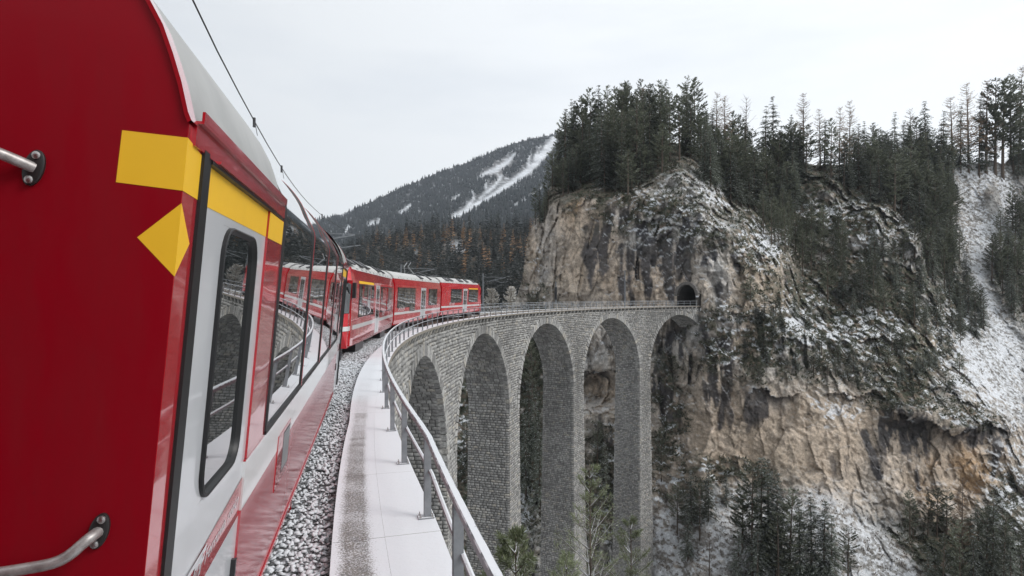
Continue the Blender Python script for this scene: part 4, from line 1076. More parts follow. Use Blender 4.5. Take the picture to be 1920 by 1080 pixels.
    for i in range(n):
        d0, d1 = x0 + pw * i, x0 + pw * (i + 1)
        mb = MB(); mb.loft([[(d, a, z) for a, z in prof] for d in (d0 + .02, d1 - .02)], closed=False, cap=False)
        w = Bl(mb, 'panorama_window', GLASS, smooth=True)
        mb = MB(); lp = [(2 * AC - a, z) for a, z in reversed(prof)]
        mb.loft([[(d, a, z) for a, z in lp] for d in (d0 + .02, d1 - .02)], closed=False, cap=False); Bl(mb, 'panorama_window', GLASS, smooth=True)
        mb = MB()
        def mull(dd, wd, pr, p_, mbx):
            r0 = [(dd - wd, a, z) for a, z in p_]; r1 = [(dd - wd * .7, a + pr * .8, z + pr * .5 * (z > .5)) for a, z in p_]; r2 = [(dd + wd * .7, a + pr * .8, z + pr * .5 * (z > .5)) for a, z in p_]; r3 = [(dd + wd, a, z) for a, z in p_]
            mbx.loft([r0, r1, r2, r3], closed=False, cap=False)
        mull(d0 + .022, .03, .012, prof, mb); Bl(mb, 'window_seal', RUBBER, w)
        mb = MB(); mull(d1 - .022, .03, .012, prof, mb); Bl(mb, 'window_seal', RUBBER, w)
        mb = MB(); cbox(mb, d0 + .02, d1 - .02, -.02, .010, -.875, -.83); B(mb, 'sill_seal', RUBBER, w)
        if i:
            mb = MB(); mull(d0, .013, .016, prof, mb); Bl(mb, 'mullion', RED_GLOSS)
    # lower side: white band, red skirt panels, edge strip
    mb = MB(); cbox(mb, x0 - .54, x1 + .54, -.05, 0, -1.14, -.888); B(mb, 'white_band', STRIPE_W)
    mb = MB(); cbox(mb, x0 - .54, x1 + .54, -.05, 0, -.888, -.877); B(mb, 'sill_strip', RED_GLOSS)
    npan = int((x1 - x0) / 1.7)
    for i in range(npan):
        d0, d1 = x0 - .54 + (x1 - x0 + 1.08) * i / npan, x0 - .54 + (x1 - x0 + 1.08) * (i + 1) / npan
        mb = MB(); cbox(mb, d0 + (.004 if i else 0), d1 - .004, -.05, 0, ZB + .05, -1.142); B(mb, 'skirt_panel', RED_SKIRT)
    mb = MB(); cbox(mb, x0 - .54, x1 + .54, -.05, .014, ZB, ZB + .04); B(mb, 'skirt_edge', RED_GLOSS)
    if front:
        mb = MB(); cbox(mb, 4.70, 5.36, 0, .005, -1.44, -1.04); h = B(mb, 'service_hatch', RED_GLOSS)
        for z in np.linspace(-1.36, -1.10, 12): mb = MB(); cbox(mb, 4.98, 5.33, .005, .0075, z, z + .013); B(mb, 'vent_slat', GREYP, h)
        mb = MB(); cbox(mb, 4.97, 5.34, .005, .006, -1.38, -1.07); B(mb, 'vent_backing', DARKP, h)
        # handrails on the end wall
        for pts, fl, hz in ([[(-1.12, .395), (-1.02, .385), (-.985, .372), (-.960, .362)], (-.918, .342), .0], [[(-1.12, -.762), (-.92, -.748), (-.83, -.732), (-.775, -.690)], (-.757, -.678), .0]):
            pts = [(D0 - .055 + .0 * i, a, z) for i, (a, z) in enumerate(pts)]
            ex = fl; pts[-1] = (D0 - .04, pts[-1][1], pts[-1][2]); pts.append((D0 - .004, ex[0], ex[1]))
            mb = MB(); P3 = [Vector(q) for q in pts]
            fine_ = []
            for i in range(len(P3) - 1):
                for k in range(4):
                    t_ = k / 4; p0, p1, p2, p3 = P3[max(i - 1, 0)], P3[i], P3[i + 1], P3[min(i + 2, len(P3) - 1)]
                    fine_.append(.5 * ((2 * p1) + (p2 - p0) * t_ + (2 * p0 - 5 * p1 + 4 * p2 - p3) * t_ ** 2 + (3 * p1 - p0 - 3 * p2 + p3) * t_ ** 3))
            fine_.append(P3[-1]); mb.tube(fine_, .0155, 12)
            hr = Bl(mb, 'handrail', STEEL, smooth=True)
            mb = MB(); ring = []
            for lay, rad in ((0, 1.0), (-.008, 1.0), (-.011, .85)):
                ring.append([(D0 + lay, ex[0] + .026 * rad * math.cos(a) + .010 * math.sin(a), ex[1] + .05 * rad * math.sin(a)) for a in np.linspace(0, 2 * math.pi, 20, endpoint=False)])
            mb.loft([list(reversed(r)) for r in ring]); Bl(mb, 'flange', CAST, hr, True)
            for sgn in (-1, 1):
                mb = MB(); cc = (ex[0] + .009 * sgn, ex[1] + .034 * sgn)
                rr_ = [[(D0 - l, cc[0] + r_ * math.cos(a), cc[1] + r_ * math.sin(a)) for a in np.linspace(2 * math.pi, 0, 10, endpoint=False)] for l, r_ in ((.010, .0115), (.015, .011), (.018, .006))]
                mb.loft(rr_); Bl(mb, 'bolt', BOLT, hr, True)
        mb = MB(); cbox(mb, 6.35, 6.37, -.25, -.02, -2.2, ZB); B(mb, 'ground_strap', RED_GLOSS)
    return root
coach('red coach with panorama windows, its end wall filling the picture edge', 1.97, 13.6, True)
coach('red coach just out of the picture that the view is taken from', -13.4, .62, False)

# ------------------------------------------------------------------ the three cars of the railcar at the head of the train
RCAR = 101.05
def railcar(t0, t1, kind, label):
    a, b = np.array(P(t0, RCAR, 0)), np.array(P(t1, RCAR, 0)); e = (b - a); Ln = np.linalg.norm(e[:2]); e /= Ln; nr = np.array([e[1], -e[0], 0])
    lean = .05; up_ = {'front': 0.0, 'mid': .05, 'rear': .12}[kind]
    def T(s, o, z):                     # o: lateral from the centre line, + towards the inside of the curve; z above the eye
        return tuple(a + e * s + nr * (o + lean * (z + .5)) + np.array([0, 0, z + ZC + up_]))
    root = tag(empty('railcar'), label, 'train railcar', 'cars of the red railcar unit')
    B = lambda mb, name, mat, par=root, smooth=False: mb.build(name, mat, par, smooth, mapf=T)
    HW, ZB_, ZS, ZR = 1.13, -1.66, .48, .84
    def sec(k=0, top=True):
        r = [(HW - .05, ZB_), (HW, ZB_ + .25), (HW, .2), (HW - .02, ZS), (HW - .13, ZR)]
        if not top: return [(o, z) for o, z in r] + [(-o, z) for o, z in reversed(r)]
        return [(o, z) for o, z in r] + [(-o, z) for o, z in reversed(r)]
    cab0, cab1 = kind == 'front', kind == 'rear'
    s0, s1 = (1.75 if cab0 else .18), (Ln - 1.1 if cab1 else Ln - .18)
    mb = MB(); mb.loft([[(s, o, z) for o, z in sec()] for s in (s0, s1)]); B(mb, 'body', RED_TRAIN)
    # nose of a cab end: raked front with wrapped windscreen
    def nose(sb, sg):
        sl = lambda z: (.25 + .95 * max(0, (z + .3)) ** 1.2 * .62) if z > -.3 else .25 + .10 * (-.3 - z) * 0   # setback of the front with height
        mb = MB(); rings = []
        zs = [ZB_, -1.2, -.62, ]
        lower = []
        for z, hw, fr in ((ZB_, .90, .12), (-1.15, 1.0, .0), (-.58, 1.02, .05)):
            lower.append([(sb, HW - (.05 if z == ZB_ else 0), z), (sb - sg * .85, HW - .03, z), (sb - sg * (1.02 - fr), hw - .02, z), (sb - sg * (1.14 - fr), .45, z), (sb - sg * (1.14 - fr), -.45, z), (sb - sg * (1.02 - fr), -(hw - .02), z), (sb - sg * .85, -HW + .03, z), (sb, -HW + (.05 if z == ZB_ else 0), z)])
        mb.loft(lower, closed=True, cap=True); B(mb, 'nose', RED_TRAIN)
        wl = []
        for z, fr, hw in ((-.57, .06, 1.02), (.0, .22, 1.0), (.50, .48, .96)):
            wl.append([(sb, HW - .014, z), (sb - sg * (.72 - fr * .5), HW - .035, z), (sb - sg * (.98 - fr), hw - .06, z), (sb - sg * (1.10 - fr), .45, z), (sb - sg * (1.10 - fr), -.45, z), (sb - sg * (.98 - fr), -(hw - .06), z), (sb - sg * (.72 - fr * .5), -HW + .035, z), (sb, -HW + .014, z)])
        mb = MB(); mb.loft(wl); B(mb, 'windscreen', GLASS_FAR)
        hd = []
        for z, fr, hw, sw in ((.46, .36, .98, HW), (.70, .62, .9, HW - .07), (.90, .98, .82, HW - .16)):
            hd.append([(sb, sw, z), (sb - sg * (.78 - fr * .6), sw - .02, z), (sb - sg * (1.08 - fr * .9), hw - .06, z), (sb - sg * (1.22 - fr * .9), .4, z), (sb - sg * (1.22 - fr * .9), -.4, z), (sb - sg * (1.08 - fr * .9), -(hw - .06), z), (sb - sg * (.78 - fr * .6), -sw + .02, z), (sb, -sw, z)])
        mb = MB(); mb.loft(hd); B(mb, 'brow', RED_TRAIN)
        mb = MB(); ss_ = sorted((sb, sb - sg * .52)); mb.hexa([(ss_[0], -HW + .004, ZB_ + .05), (ss_[1], -HW + .004, ZB_ + .05), (ss_[1], HW + .002, ZB_ + .05), (ss_[0], HW + .002, ZB_ + .05)], [(ss_[0], -HW + .004, .46), (ss_[1], -HW + .004, .46), (ss_[1], HW + .002, .46), (ss_[0], HW + .002, .46)]); B(mb, 'cab_side', RED_TRAIN)
        for sd in (-1, 1):
            mb = MB(); mb.hexa([(sb - sg * .60, sd * (HW + .02), -.1), (sb - sg * .40, sd * (HW + .02), -.1), (sb - sg * .40, sd * (HW + .12), -.1), (sb - sg * .60, sd * (HW + .12), -.1)], [(sb - sg * .66, sd * (HW + .02), .38), (sb - sg * .44, sd * (HW + .02), .38), (sb - sg * .44, sd * (HW + .12), .38), (sb - sg * .66, sd * (HW + .12), .38)])
            if sd < 0 or True: B(mb, 'mirror', BLACKP)
            mb = MB(); mb.hexa([(sb - sg * 1.16, sd * .72 - .12, -.85), (sb - sg * 1.0, sd * .72 - .12, -.85), (sb - sg * 1.0, sd * .72 + .12, -.85), (sb - sg * 1.10, sd * .72 + .12, -.85)], [(sb - sg * 1.16, sd * .72 - .12, -.7), (sb - sg * 1.0, sd * .72 - .12, -.7), (sb - sg * 1.0, sd * .72 + .12, -.7), (sb - sg * 1.10, sd * .72 + .12, -.7)]); B(mb, 'headlight', WHITE)
        # white stripe round the nose
        mb = MB(); r = []
        for z in (-1.12, -.98): r.append([(sb, HW + .006, z), (sb - sg * .86, HW - .018, z), (sb - sg * 1.05, 1.0, z), (sb - sg * 1.165, .46, z), (sb - sg * 1.165, -.46, z), (sb - sg * 1.05, -1.0, z), (sb - sg * .86, -HW + .018, z), (sb, -HW - .006, z)])
        mb.loft(r, closed=False, cap=False); B(mb, 'white_stripe', STRIPE_W)
        mb = MB(); ss_ = sorted((sb - sg * .85, sb - sg * 1.15)); mb.hexa([(ss_[0], -.95, -2.02), (ss_[1], -.95, -2.02), (ss_[1], .95, -2.02), (ss_[0], .95, -2.02)], [(ss_[0], -1.0, -1.80), (ss_[1], -1.0, -1.80), (ss_[1], 1.0, -1.80), (ss_[0], 1.0, -1.80)]); B(mb, 'snow_plough', DARKP)
        mb = MB(); mb.hexa([(sb - sg * .7, -.2, -1.95), (sb - sg * .9, -.2, -1.95), (sb - sg * .9, .95, -1.95), (sb - sg * .7, .95, -1.95)][::1 if sg < 0 else -1], [(sb - sg * .7, -.2, ZB_), (sb - sg * .9, -.2, ZB_), (sb - sg * .9, .95, ZB_), (sb - sg * .7, .95, ZB_)][::1 if sg < 0 else -1]); B(mb, 'plough_bracket', DARKP)
    if cab0: nose(s0, 1)
    if cab1: nose(s1, -1)
    # roof
    rr = [(HW - .11, ZR - .01), (HW - .22, 1.02), (.62, 1.22), (.25, 1.28), (0, 1.29)]; rr = rr + [(-o, z) for o, z in reversed(rr[:-1])]
    mb = MB(); r0, r1 = (s0 - .35 if cab0 else s0), (s1 + .3 if cab1 else s1)
    rings = []
    for s in np.linspace(r0, r1, 9): rings.append([(s, o, z) for o, z in rr])
    if cab0: rings[0] = [(s0 - .35, o * .93, ZR + (z - ZR) * .55) for o, z in rr]
    if cab1: rings[-1] = [(s1 + .3, o * .93, ZR + (z - ZR) * .55) for o, z in rr]
    mb.loft(rings, cap=True); roof = B(mb, 'roof', ROOFW)
    eq = {'front': ((1.8, 2.5), (3.6, 4.6), (5.1, 6.0), (8.6, 9.2), (10.4, 10.9)), 'mid': ((7.3, 8.2), (10.6, 11.1)), 'rear': ((1.6, 2.5), (2.9, 3.6), (5.4, 6.6), (7.6, 8.4), (10.0, 10.6))}[kind]
    for p, q in eq:
        for sd in (1, -1):
            mb = MB()
            mb.hexa([(p, sd * .98, .99), (q, sd * .98, .99), (q, sd * .60, 1.215), (p, sd * .60, 1.215)][::sd], [(p, sd * 1.0, 1.03), (q, sd * 1.0, 1.03), (q, sd * .63, 1.26), (p, sd * .63, 1.26)][::sd])
            B(mb, 'roof_vent', DARKP, roof)
    n = int(Ln / 1.1)
    for i in range(1, n):
        s = s0 + (s1 - s0) * i / n
        for sd in (1, -1):
            mb = MB(); mb.hexa([(s, sd * 1.02, .86), (s + .03, sd * 1.02, .86), (s + .03, sd * .28, 1.28), (s, sd * .28, 1.28)][::sd], [(s, sd * 1.04, .88), (s + .03, sd * 1.04, .88), (s + .03, sd * .28, 1.30), (s, sd * .28, 1.30)][::sd])
            B(mb, 'roof_seam', GREYP, roof)
    if kind == 'mid':
        pan = []
        for pts in ([(8.3, 0, 1.34), (7.2, 0, 1.75), (8.0, 0, 2.06)], ):
            for o in (-.3, .3):
                mb = MB(); mb.tube([(s, o * (1 if i < 1 else .4), z) for i, (s, _, z) in enumerate(pts)], .03, 6); B(mb, 'pantograph_arm', GREYP, roof)
        mb = MB(); mb.tube([(8.0, -.7, 2.06), (8.0, .7, 2.06)], .03, 6); B(mb, 'pantograph_head', DARKP, roof)
    # windows, doors, stripes on both sides
    feat = {'front': dict(win=[(2.7, 6.3, 1), (8.62, 13.0, 0)], door=[(7.0, 8.2)], yel=[(2.6, 6.3)]),
            'mid': dict(win=[(.75, 5.2, 0), (9.5, 12.6, 0)], door=[(6.9, 8.5)], yel=[]),
            'rear': dict(win=[(2.6, 5.7, 0), (8.0, 11.2, 0)], door=[(6.2, 7.5)], yel=[(8.0, 11.2)])}[kind]
    for sd in (1, -1):
        h = HW
        for w0, w1, big in feat['win']:
            w1 = min(w1, s1 - .3)
            np_ = max(2, int(round((w1 - w0) / 1.5)))
            mb = MB(); mb.hexa([(w0 - .06, sd * (h - .03), -.76), (w1 + .06, sd * (h - .03), -.76), (w1 + .06, sd * (h + .008), -.76), (w0 - .06, sd * (h + .008), -.76)][::-sd], [(w0 - .06, sd * (h - .03), .36), (w1 + .06, sd * (h - .03), .36), (w1 + .06, sd * (h + .002), .36), (w0 - .06, sd * (h + .002), .36)][::-sd])
            w_ = B(mb, 'window_frame', RUBBER)
            for i in range(np_):
                p, q = w0 + (w1 - w0) * i / np_ + .03, w0 + (w1 - w0) * (i + 1) / np_ - .03
                zb = -1.0 if (kind == 'mid' and i == np_ - 1 and w0 < 2) else -.72
                k_ = rs.uniform(-.004, .004)
                mb = MB(); mb.add([(p, sd * (h + .0115 + k_), zb), (q, sd * (h + .0115 - k_), zb), (q, sd * (h + .0105 - k_), .32), (p, sd * (h + .0105 + k_), .32)], [(0, 1, 2, 3)[::sd]]); B(mb, 'window_pane', GLASS_FAR, w_)
        for d0, d1 in feat['door']:
            mb = MB(); mb.hexa([(d0, sd * (h - .03), ZB_ + .1), (d1, sd * (h - .03), ZB_ + .1), (d1, sd * (h + .007), ZB_ + .1), (d0, sd * (h + .007), ZB_ + .1)][::-sd], [(d0, sd * (h - .03), .40), (d1, sd * (h - .03), .40), (d1, sd * (h + .004), .40), (d0, sd * (h + .004), .40)][::-sd])
            dr_ = B(mb, 'door', WHITE)
            dm = (d0 + d1) / 2
            for p, q in ((d0 + .16, dm - .06), (dm + .06, d1 - .16)):
                mb = MB(); mb.add([(p, sd * (h + .010), -.95), (q, sd * (h + .010), -.95), (q, sd * (h + .008), .24), (p, sd * (h + .008), .24)], [(0, 1, 2, 3)[::sd]]); B(mb, 'door_pane', GLASS_FAR, dr_)
            mb = MB(); mb.add([(dm - .015, sd * (h + .012), ZB_ + .12), (dm + .015, sd * (h + .012), ZB_ + .12), (dm + .015, sd * (h + .008), .38), (dm - .015, sd * (h + .008), .38)], [(0, 1, 2, 3)[::sd]]); B(mb, 'door_gap', BLACKP, dr_)
        for p, q in feat['yel']:
            q = min(q, s1 - .3)
            mb = MB(); mb.add([(p, sd * (h - .006), .385), (q, sd * (h - .006), .385), (q, sd * (h - .018), .475), (p, sd * (h - .018), .475)], [(0, 1, 2, 3)[::sd]]); B(mb, 'yellow_stripe', YELLOW)
        cur = s0
        for d0, d1 in feat['door'] + [(s1, s1)]:
            mb = MB(); mb.add([(cur, sd * (h + .006), -1.12), (d0, sd * (h + .006), -1.12), (d0, sd * (h + .006), -.98), (cur, sd * (h + .006), -.98)], [(0, 1, 2, 3)[::sd]]); B(mb, 'white_stripe', STRIPE_W); cur = d1
    lx = {'front': 9.3, 'mid': 1.0, 'rear': 2.2}[kind]
    add_text('lettering', 'RhB', .36, WHITE, root, lambda x, y: T(lx + x, HW + .008, -.93 + y), .3, 1.5 if kind != 'front' else .9)
    for s in (s0 + 1.8, s1 - 3.6):
        mb = MB(); mb.hexa([(s, -.9, -2.0), (s + 1.8, -.9, -2.0), (s + 1.8, .95, -2.0), (s, .95, -2.0)], [(s, -.9, ZB_ + .02), (s + 1.8, -.9, ZB_ + .02), (s + 1.8, .95, ZB_ + .02), (s, .95, ZB_ + .02)]); B(mb, 'bogie', BLACKP)
    mb = MB(); mb.hexa([(s0 + 5, -.8, -1.85), (s1 - 5, -.8, -1.85), (s1 - 5, .8, -1.85), (s0 + 5, .8, -1.85)], [(s0 + 5, -.8, ZB_ + .02), (s1 - 5, -.8, ZB_ + .02), (s1 - 5, .8, ZB_ + .02), (s0 + 5, .8, ZB_ + .02)])
    B(mb, 'underframe', BLACKP)
    for end, on in ((0, not cab0), (1, not cab1)):
        if on:
            s = s0 if end == 0 else s1; sg = -1 if end == 0 else 1
            for i in range(3):
                mb = MB(); p, q = sorted((s + sg * (.04 + .06 * i), s + sg * (.08 + .06 * i))); k = .95 - .02 * (i % 2)
                mb.hexa([(p, -k, -1.4), (q, -k, -1.4), (q, k, -1.4), (p, k, -1.4)], [(p, -k + .1, .7), (q, -k + .1, .7), (q, k - .1, .7), (p, k - .1, .7)]); B(mb, 'gangway_bellows', DARKP)
    return root
railcar(-.1575, -.0165, 'front', 'red railcar with black windscreen facing back along the train')
railcar(-.0145, .1275, 'mid', 'middle red railcar with long dark window beside a white door')
railcar(.1295, .258, 'rear', 'farthest red railcar nearing the cliff with yellow stripe over windows')

# ------------------------------------------------------------------ overhead line
def wz(t): return 2.75 - .75 * float(sstep(-.05, .20, t))
for r_, dz, nm, lab in ((101.1, 0, 'messenger_wire', 'upper overhead wire curving above the train roofs'), (101.0, -.55, 'contact_wire', 'lower overhead contact wire above the train roofs')):
    mb = MB(); path = []
    for i in range(90):
        t = -.36 + (T_END + .38) * i / 89; ph_ = ((t + .06) / .209) % 1
        sag = .28 * (4 * ph_ * (1 - ph_)) * (1 if dz == 0 else .15)
        if dz == 0 or t > -.08: path.append(P(t, r_ - .36 * (1 - float(sstep(-.26, -.10, t))), ZC + wz(t) + dz - sag * (t > -.05)))
    mb.tube(path, .0085 if dz == 0 else .012, 5); tag(mb.build(nm, WIRE), lab, 'wire')
for t, lab in ((-.243, 'nearest the top of the picture'), (-.206, 'just above the coach roof end'), (-.125, 'beyond the coach roof')):
    mb = MB(); c = P(t, 101.1 - .36 * (1 - float(sstep(-.26, -.10, t))), ZC + wz(t)); mb.tube([(c[0], c[1], c[2] - .10), (c[0], c[1], c[2] + .05)], .022, 6); mb.tube([(c[0], c[1], c[2] + .04), (c[0] + .03, c[1] + .05, c[2] - .22)], .006, 4)
    tag(mb.build('wire_clamp', DARKP), 'small dark clamp on the upper overhead wire, ' + lab, 'clamp', 'clamps on the overhead wire')
mast_l = {-.06: 'overhead line mast hidden behind the near train with its bracket arm showing', .15: 'overhead line mast rising behind the middle red railcar', .362: 'overhead line mast beside the end of the farthest red railcar', .57: 'overhead line mast with a black signal box against the tan cliff', .772: 'thin overhead line mast nearest the tunnel mouth'}
for t, lab in mast_l.items():
    root = tag(empty('line_mast', P(t, 103.75, 0), -t), lab, 'mast', 'overhead line masts along the viaduct')
    zt = ZC + 2.45 if t < .5 else ZC + (1.9 if t < .7 else 4.2)
    mb = MB(); r = .085
    mb.loft([[(sx * r * k, sy * r * k, z) for sx, sy in ((-1, -1), (1, -1), (1, 1), (-1, 1))] for k, z in ((1, -.25), (.7, zt))]); mb.build('pole', POLE, root)
    if t < .5:
        zz = ZC + wz(t)
        mb = MB(); mb.tube([(0, 0, zz - .62), (1.6, 0, zz - .25), (2.75, 0, zz - .05)], .035, 6); mb.tube([(0, 0, zz + .05), (1.4, 0, zz + .02), (2.75, 0, zz - .02)], .022, 6); mb.tube([(1.4, 0, zz - .3), (2.2, 0, zz - .62), (3.0, 0, zz - .5)], .022, 6); mb.build('bracket_arm', GALV, root)
        mb = MB()
        for i in range(4): mb.tube([(.25 + .07 * i, 0, zz - .56 + .016 * i), (.285 + .07 * i, 0, zz - .55 + .016 * i)], .07, 8)
        mb.build('insulator', RUBBER, root)
    elif t < .7:
        mb = MB(); mb.box(-.16, .16, -.16, .10, 1.3, 3.1); mb.build('signal_box', BLACKP, root)
        mb = MB(); mb.box(-.2, .2, -.2, .2, -.2, .75); mb.build('footing', SLABM, root)
    else:
        mb = MB(); mb.tube([(0, 0, zt - 1.2), (2.6, 0, zt - .7)], .03, 6); mb.build('bracket_arm', GALV, root)

# ------------------------------------------------------------------ trees
def spray_quads(P0, D, ln, wd, r):
    """kite-shaped sprays: root points P0, unit directions D, lengths ln, widths wd"""
    n = len(P0); up = np.array([0, 0, 1.0]) + r.normal(0, .45, (n, 3))
    side = np.cross(D, up); side /= np.linalg.norm(side, axis=1, keepdims=True) + 1e-9
    tip = P0 + D * ln[:, None]; mid = P0 + D * (ln * .45)[:, None] - np.array([0, 0, 1]) * (ln * .06)[:, None]
    v = np.stack([P0, mid + side * wd[:, None] * .5, tip, mid - side * wd[:, None] * .5], 1).reshape(-1, 3)
    f = np.arange(n * 4).reshape(n, 4); rnd = np.repeat(r.random(n), 4)
    return v, f, rnd
def conifer(kind, H, seed, dens=1.0):
    r = np.random.default_rng(seed)
    P0, D, LN, WD = [], [], [], []; wood = MB()
    lean = r.normal(0, .012, 2)
    def ax(z): return np.array([lean[0] * z * z / H, lean[1] * z * z / H, z])
    if kind == 'spruce': h0, wh, nb = .05 + .08 * r.random(), 32, 7
    elif kind == 'pine': h0, wh, nb = .12 + .2 * r.random(), 21, 5
    elif kind == 'larch': h0, wh, nb = .15 + .15 * r.random(), 30, 6
    elif kind == 'bare': h0, wh, nb = .25, 15, 3
    else: h0, wh, nb = .02, 15, 6
    wh = int(wh * dens)
    for i in range(wh):
        u = (i + r.random() * .7) / wh; z = H * (h0 + (1 - h0) * u * .985)
        for k in range(nb):
            if r.random() < .14: continue
            az = r.uniform(0, 2 * math.pi)
            if kind == 'spruce': L_ = H * .172 * (1 - u) ** .75 * r.uniform(.55, 1.15) + .22; dz = -.30 + .55 * u
            elif kind == 'pine': L_ = H * .15 * (math.sin(math.pi * min(1, .22 + .78 * u)) ** .8) * r.uniform(.45, 1.2) + .2; dz = .05 + .45 * u
            elif kind == 'larch': L_ = H * .165 * (1 - u) ** .65 * r.uniform(.4, 1.2) + .25; dz = -.1 + .4 * u
            elif kind == 'bare': L_ = H * .2 * (1 - .6 * u) * r.uniform(.5, 1.2); dz = .75
            else: L_ = H * .33 * (1 - u) ** .6 * r.uniform(.6, 1.1) + .1; dz = .1 + .5 * u
            d0 = np.array([math.cos(az), math.sin(az), dz]); d0 /= np.linalg.norm(d0)
            c = ax(z); bend = (-.25 if kind == 'spruce' else .25) * L_
            pth = lambda q: c + d0 * L_ * q + np.array([0, 0, bend * q * q])
            if kind in ('larch', 'bare') or (kind == 'pine' and k < 3):
                wr = .016 * H / 18 + .012
                wood.tube([pth(0), pth(.5), pth(.95)], wr * (1.6 if kind == 'bare' else 1), 3, r1=.006)
            if kind == 'bare':
                for q in (.4, .6, .8):
                    s = r.normal(0, .6, 3) + d0; s /= np.linalg.norm(s)
                    wood.tube([pth(q), pth(q) + s * L_ * .4], .012, 3, r1=.004)
                continue
            m = max(3, int(L_ / (.20 if kind != 'larch' else .24))); q0 = .12 if kind == 'spruce' else (.42 if kind == 'pine' else .15)
            for q in np.linspace(q0, 1, m):
                for sgn in (-1, 1):
                    b = pth(q); tn = d0 + np.array([0, 0, 2 * bend / L_ * q])
                    sd = np.cross(tn, [0, 0, 1]); sd /= np.linalg.norm(sd) + 1e-9
                    dd = tn * r.uniform(.4, 1.1) + sd * sgn * r.uniform(.2, 1.1) + np.array([0, 0, r.normal(-.25 if kind == 'spruce' else .12, .3)])
                    dd /= np.linalg.norm(dd)
                    P0.append(b + r.normal(0, .04, 3)); D.append(dd)
                    s_ = (1 - .45 * q) if kind == 'spruce' else 1
                    LN.append(r.uniform(.36, .82) * s_ * (.6 + L_ * .14) * (.7 if kind == 'larch' else 1)); WD.append(LN[-1] * (r.uniform(.38, .62) if kind != 'larch' else .30))
    tr = MB(); rb = .011 * H + .04
    n = 7; rings = []
    for zz, k in ((-.8, 1.25), (.3, 1.05), (H * .35, .75), (H * .7, .4), (H * .98, .06)):
        c = ax(max(zz, 0)); rings.append([(c[0] + rb * k * math.cos(2 * math.pi * j / n), c[1] + rb * k * math.sin(2 * math.pi * j / n), zz) for j in range(n)])
    tr.loft(rings)
    off = len(tr.v)
    tr.add(wood.v, wood.f)
    tm = npmesh('trunk', tr.v, tr.f, [DEADW if kind == 'bare' and seed % 2 else BARK], True)
    mat = {'spruce': SPRUCE, 'pine': PINE, 'larch': LARCH, 'bare': BARK, 'shrub': SHRUBM}[kind]
    if P0:
        v, f, rnd = spray_quads(np.array(P0), np.array(D), np.array(LN), np.array(WD), r)
        cm = npmesh('crown', v, f, [mat], attrs={'rnd': (rnd, 'FLOAT')})
    else: cm = None
    return H, tm, cm
PROTO = {'spruce': [conifer('spruce', 18, 300 + i) for i in range(6)], 'pine': [conifer('pine', 17, 320 + i) for i in range(6)],
         'larch': [conifer('larch', 18, 340 + i) for i in range(4)], 'bare': [conifer('bare', 14, 360 + i) for i in range(3)]}
rt = random.Random(11)
NTREE = [0]
def tree(kind, pos, H, label, group, width=1.0):
    h0, tm, cm = rt.choice(PROTO[kind]); s = H / h0
    nm = {'spruce': 'spruce_tree', 'pine': 'pine_tree', 'larch': 'larch_tree', 'bare': 'bare_tree'}[kind]
    root = empty(nm, pos, rt.uniform(0, 6.28)); w = s * width * rt.uniform(.88, 1.12); root.scale = (w, w, s)
    tag(root, label, 'tree', group)
    link('trunk', tm, root)
    if cm: link('crown', cm, root)
    NTREE[0] += 1
    return root
ORD = ['first', 'second', 'third', 'fourth', 'fifth', 'sixth', 'seventh', 'eighth', 'ninth', 'tenth', 'eleventh', 'twelfth', 'thirteenth', 'fourteenth', 'fifteenth', 'sixteenth', 'seventeenth', 'eighteenth', 'nineteenth', 'twentieth', 'twenty-first', 'twenty-second', 'twenty-third', 'twenty-fourth', 'twenty-fifth', 'twenty-sixth', 'twenty-seventh', 'twenty-eighth', 'twenty-ninth', 'thirtieth'] + ['thirty-' + q for q in ('first', 'second', 'third', 'fourth', 'fifth', 'sixth', 'seventh', 'eighth', 'ninth')] + ['fortieth'] + ['forty-' + q for q in ('first', 'second', 'third', 'fourth', 'fifth', 'sixth', 'seventh', 'eighth', 'ninth')] + ['fiftieth', 'fifty-first', 'fifty-second']
# skyline trees: direction and top row, base a little below the crest
sky_l = [(1050, 232, 'spruce'), (1062, 222, 'pine'), (1078, 200, 'pine'), (1092, 180, 'pine'), (1108, 163, 'pine'), (1122, 157, 'spruce'), (1138, 160, 'pine'), (1152, 163, 'pine'), (1166, 156, 'pine'), (1184, 178, 'spruce'), (1204, 164, 'larch'), (1222, 155, 'spruce'), (1240, 153, 'spruce'), (1256, 172, 'pine'), (1274, 180, 'pine'), (1290, 180, 'spruce'), (1308, 186, 'spruce'), (1320, 196, 'pine'), (1343, 171, 'larch'), (1359, 178, 'larch')]
sky_m = [(1398, 180, 'bare'), (1384, 216, 'pine'), (1435, 197, 'spruce'), (1450, 178, 'spruce'), (1484, 213, 'spruce'), (1506, 174, 'larch'), (1538, 203, 'larch'), (1558, 222, 'pine'), (1574, 200, 'larch'), (1593, 188, 'larch'), (1622, 226, 'spruce'), (1640, 234, 'spruce'), (1677, 208, 'spruce'), (1708, 202, 'larch'), (1735, 187, 'spruce'), (1768, 205, 'spruce')]
sky_r = [(1786, 180, 'larch'), (1801, 192, 'spruce'), (1816, 153, 'larch'), (1836, 178, 'spruce'), (1849, 150, 'larch'), (1866, 145, 'pine'), (1880, 148, 'pine'), (1895, 139, 'pine'), (1912, 123, 'larch'), (1932, 140, 'pine'), (1955, 130, 'spruce')]
kn = {'spruce': 'dense dark spruce', 'pine': 'round crowned pine', 'larch': 'thin brownish larch', 'bare': 'leafless tree'}
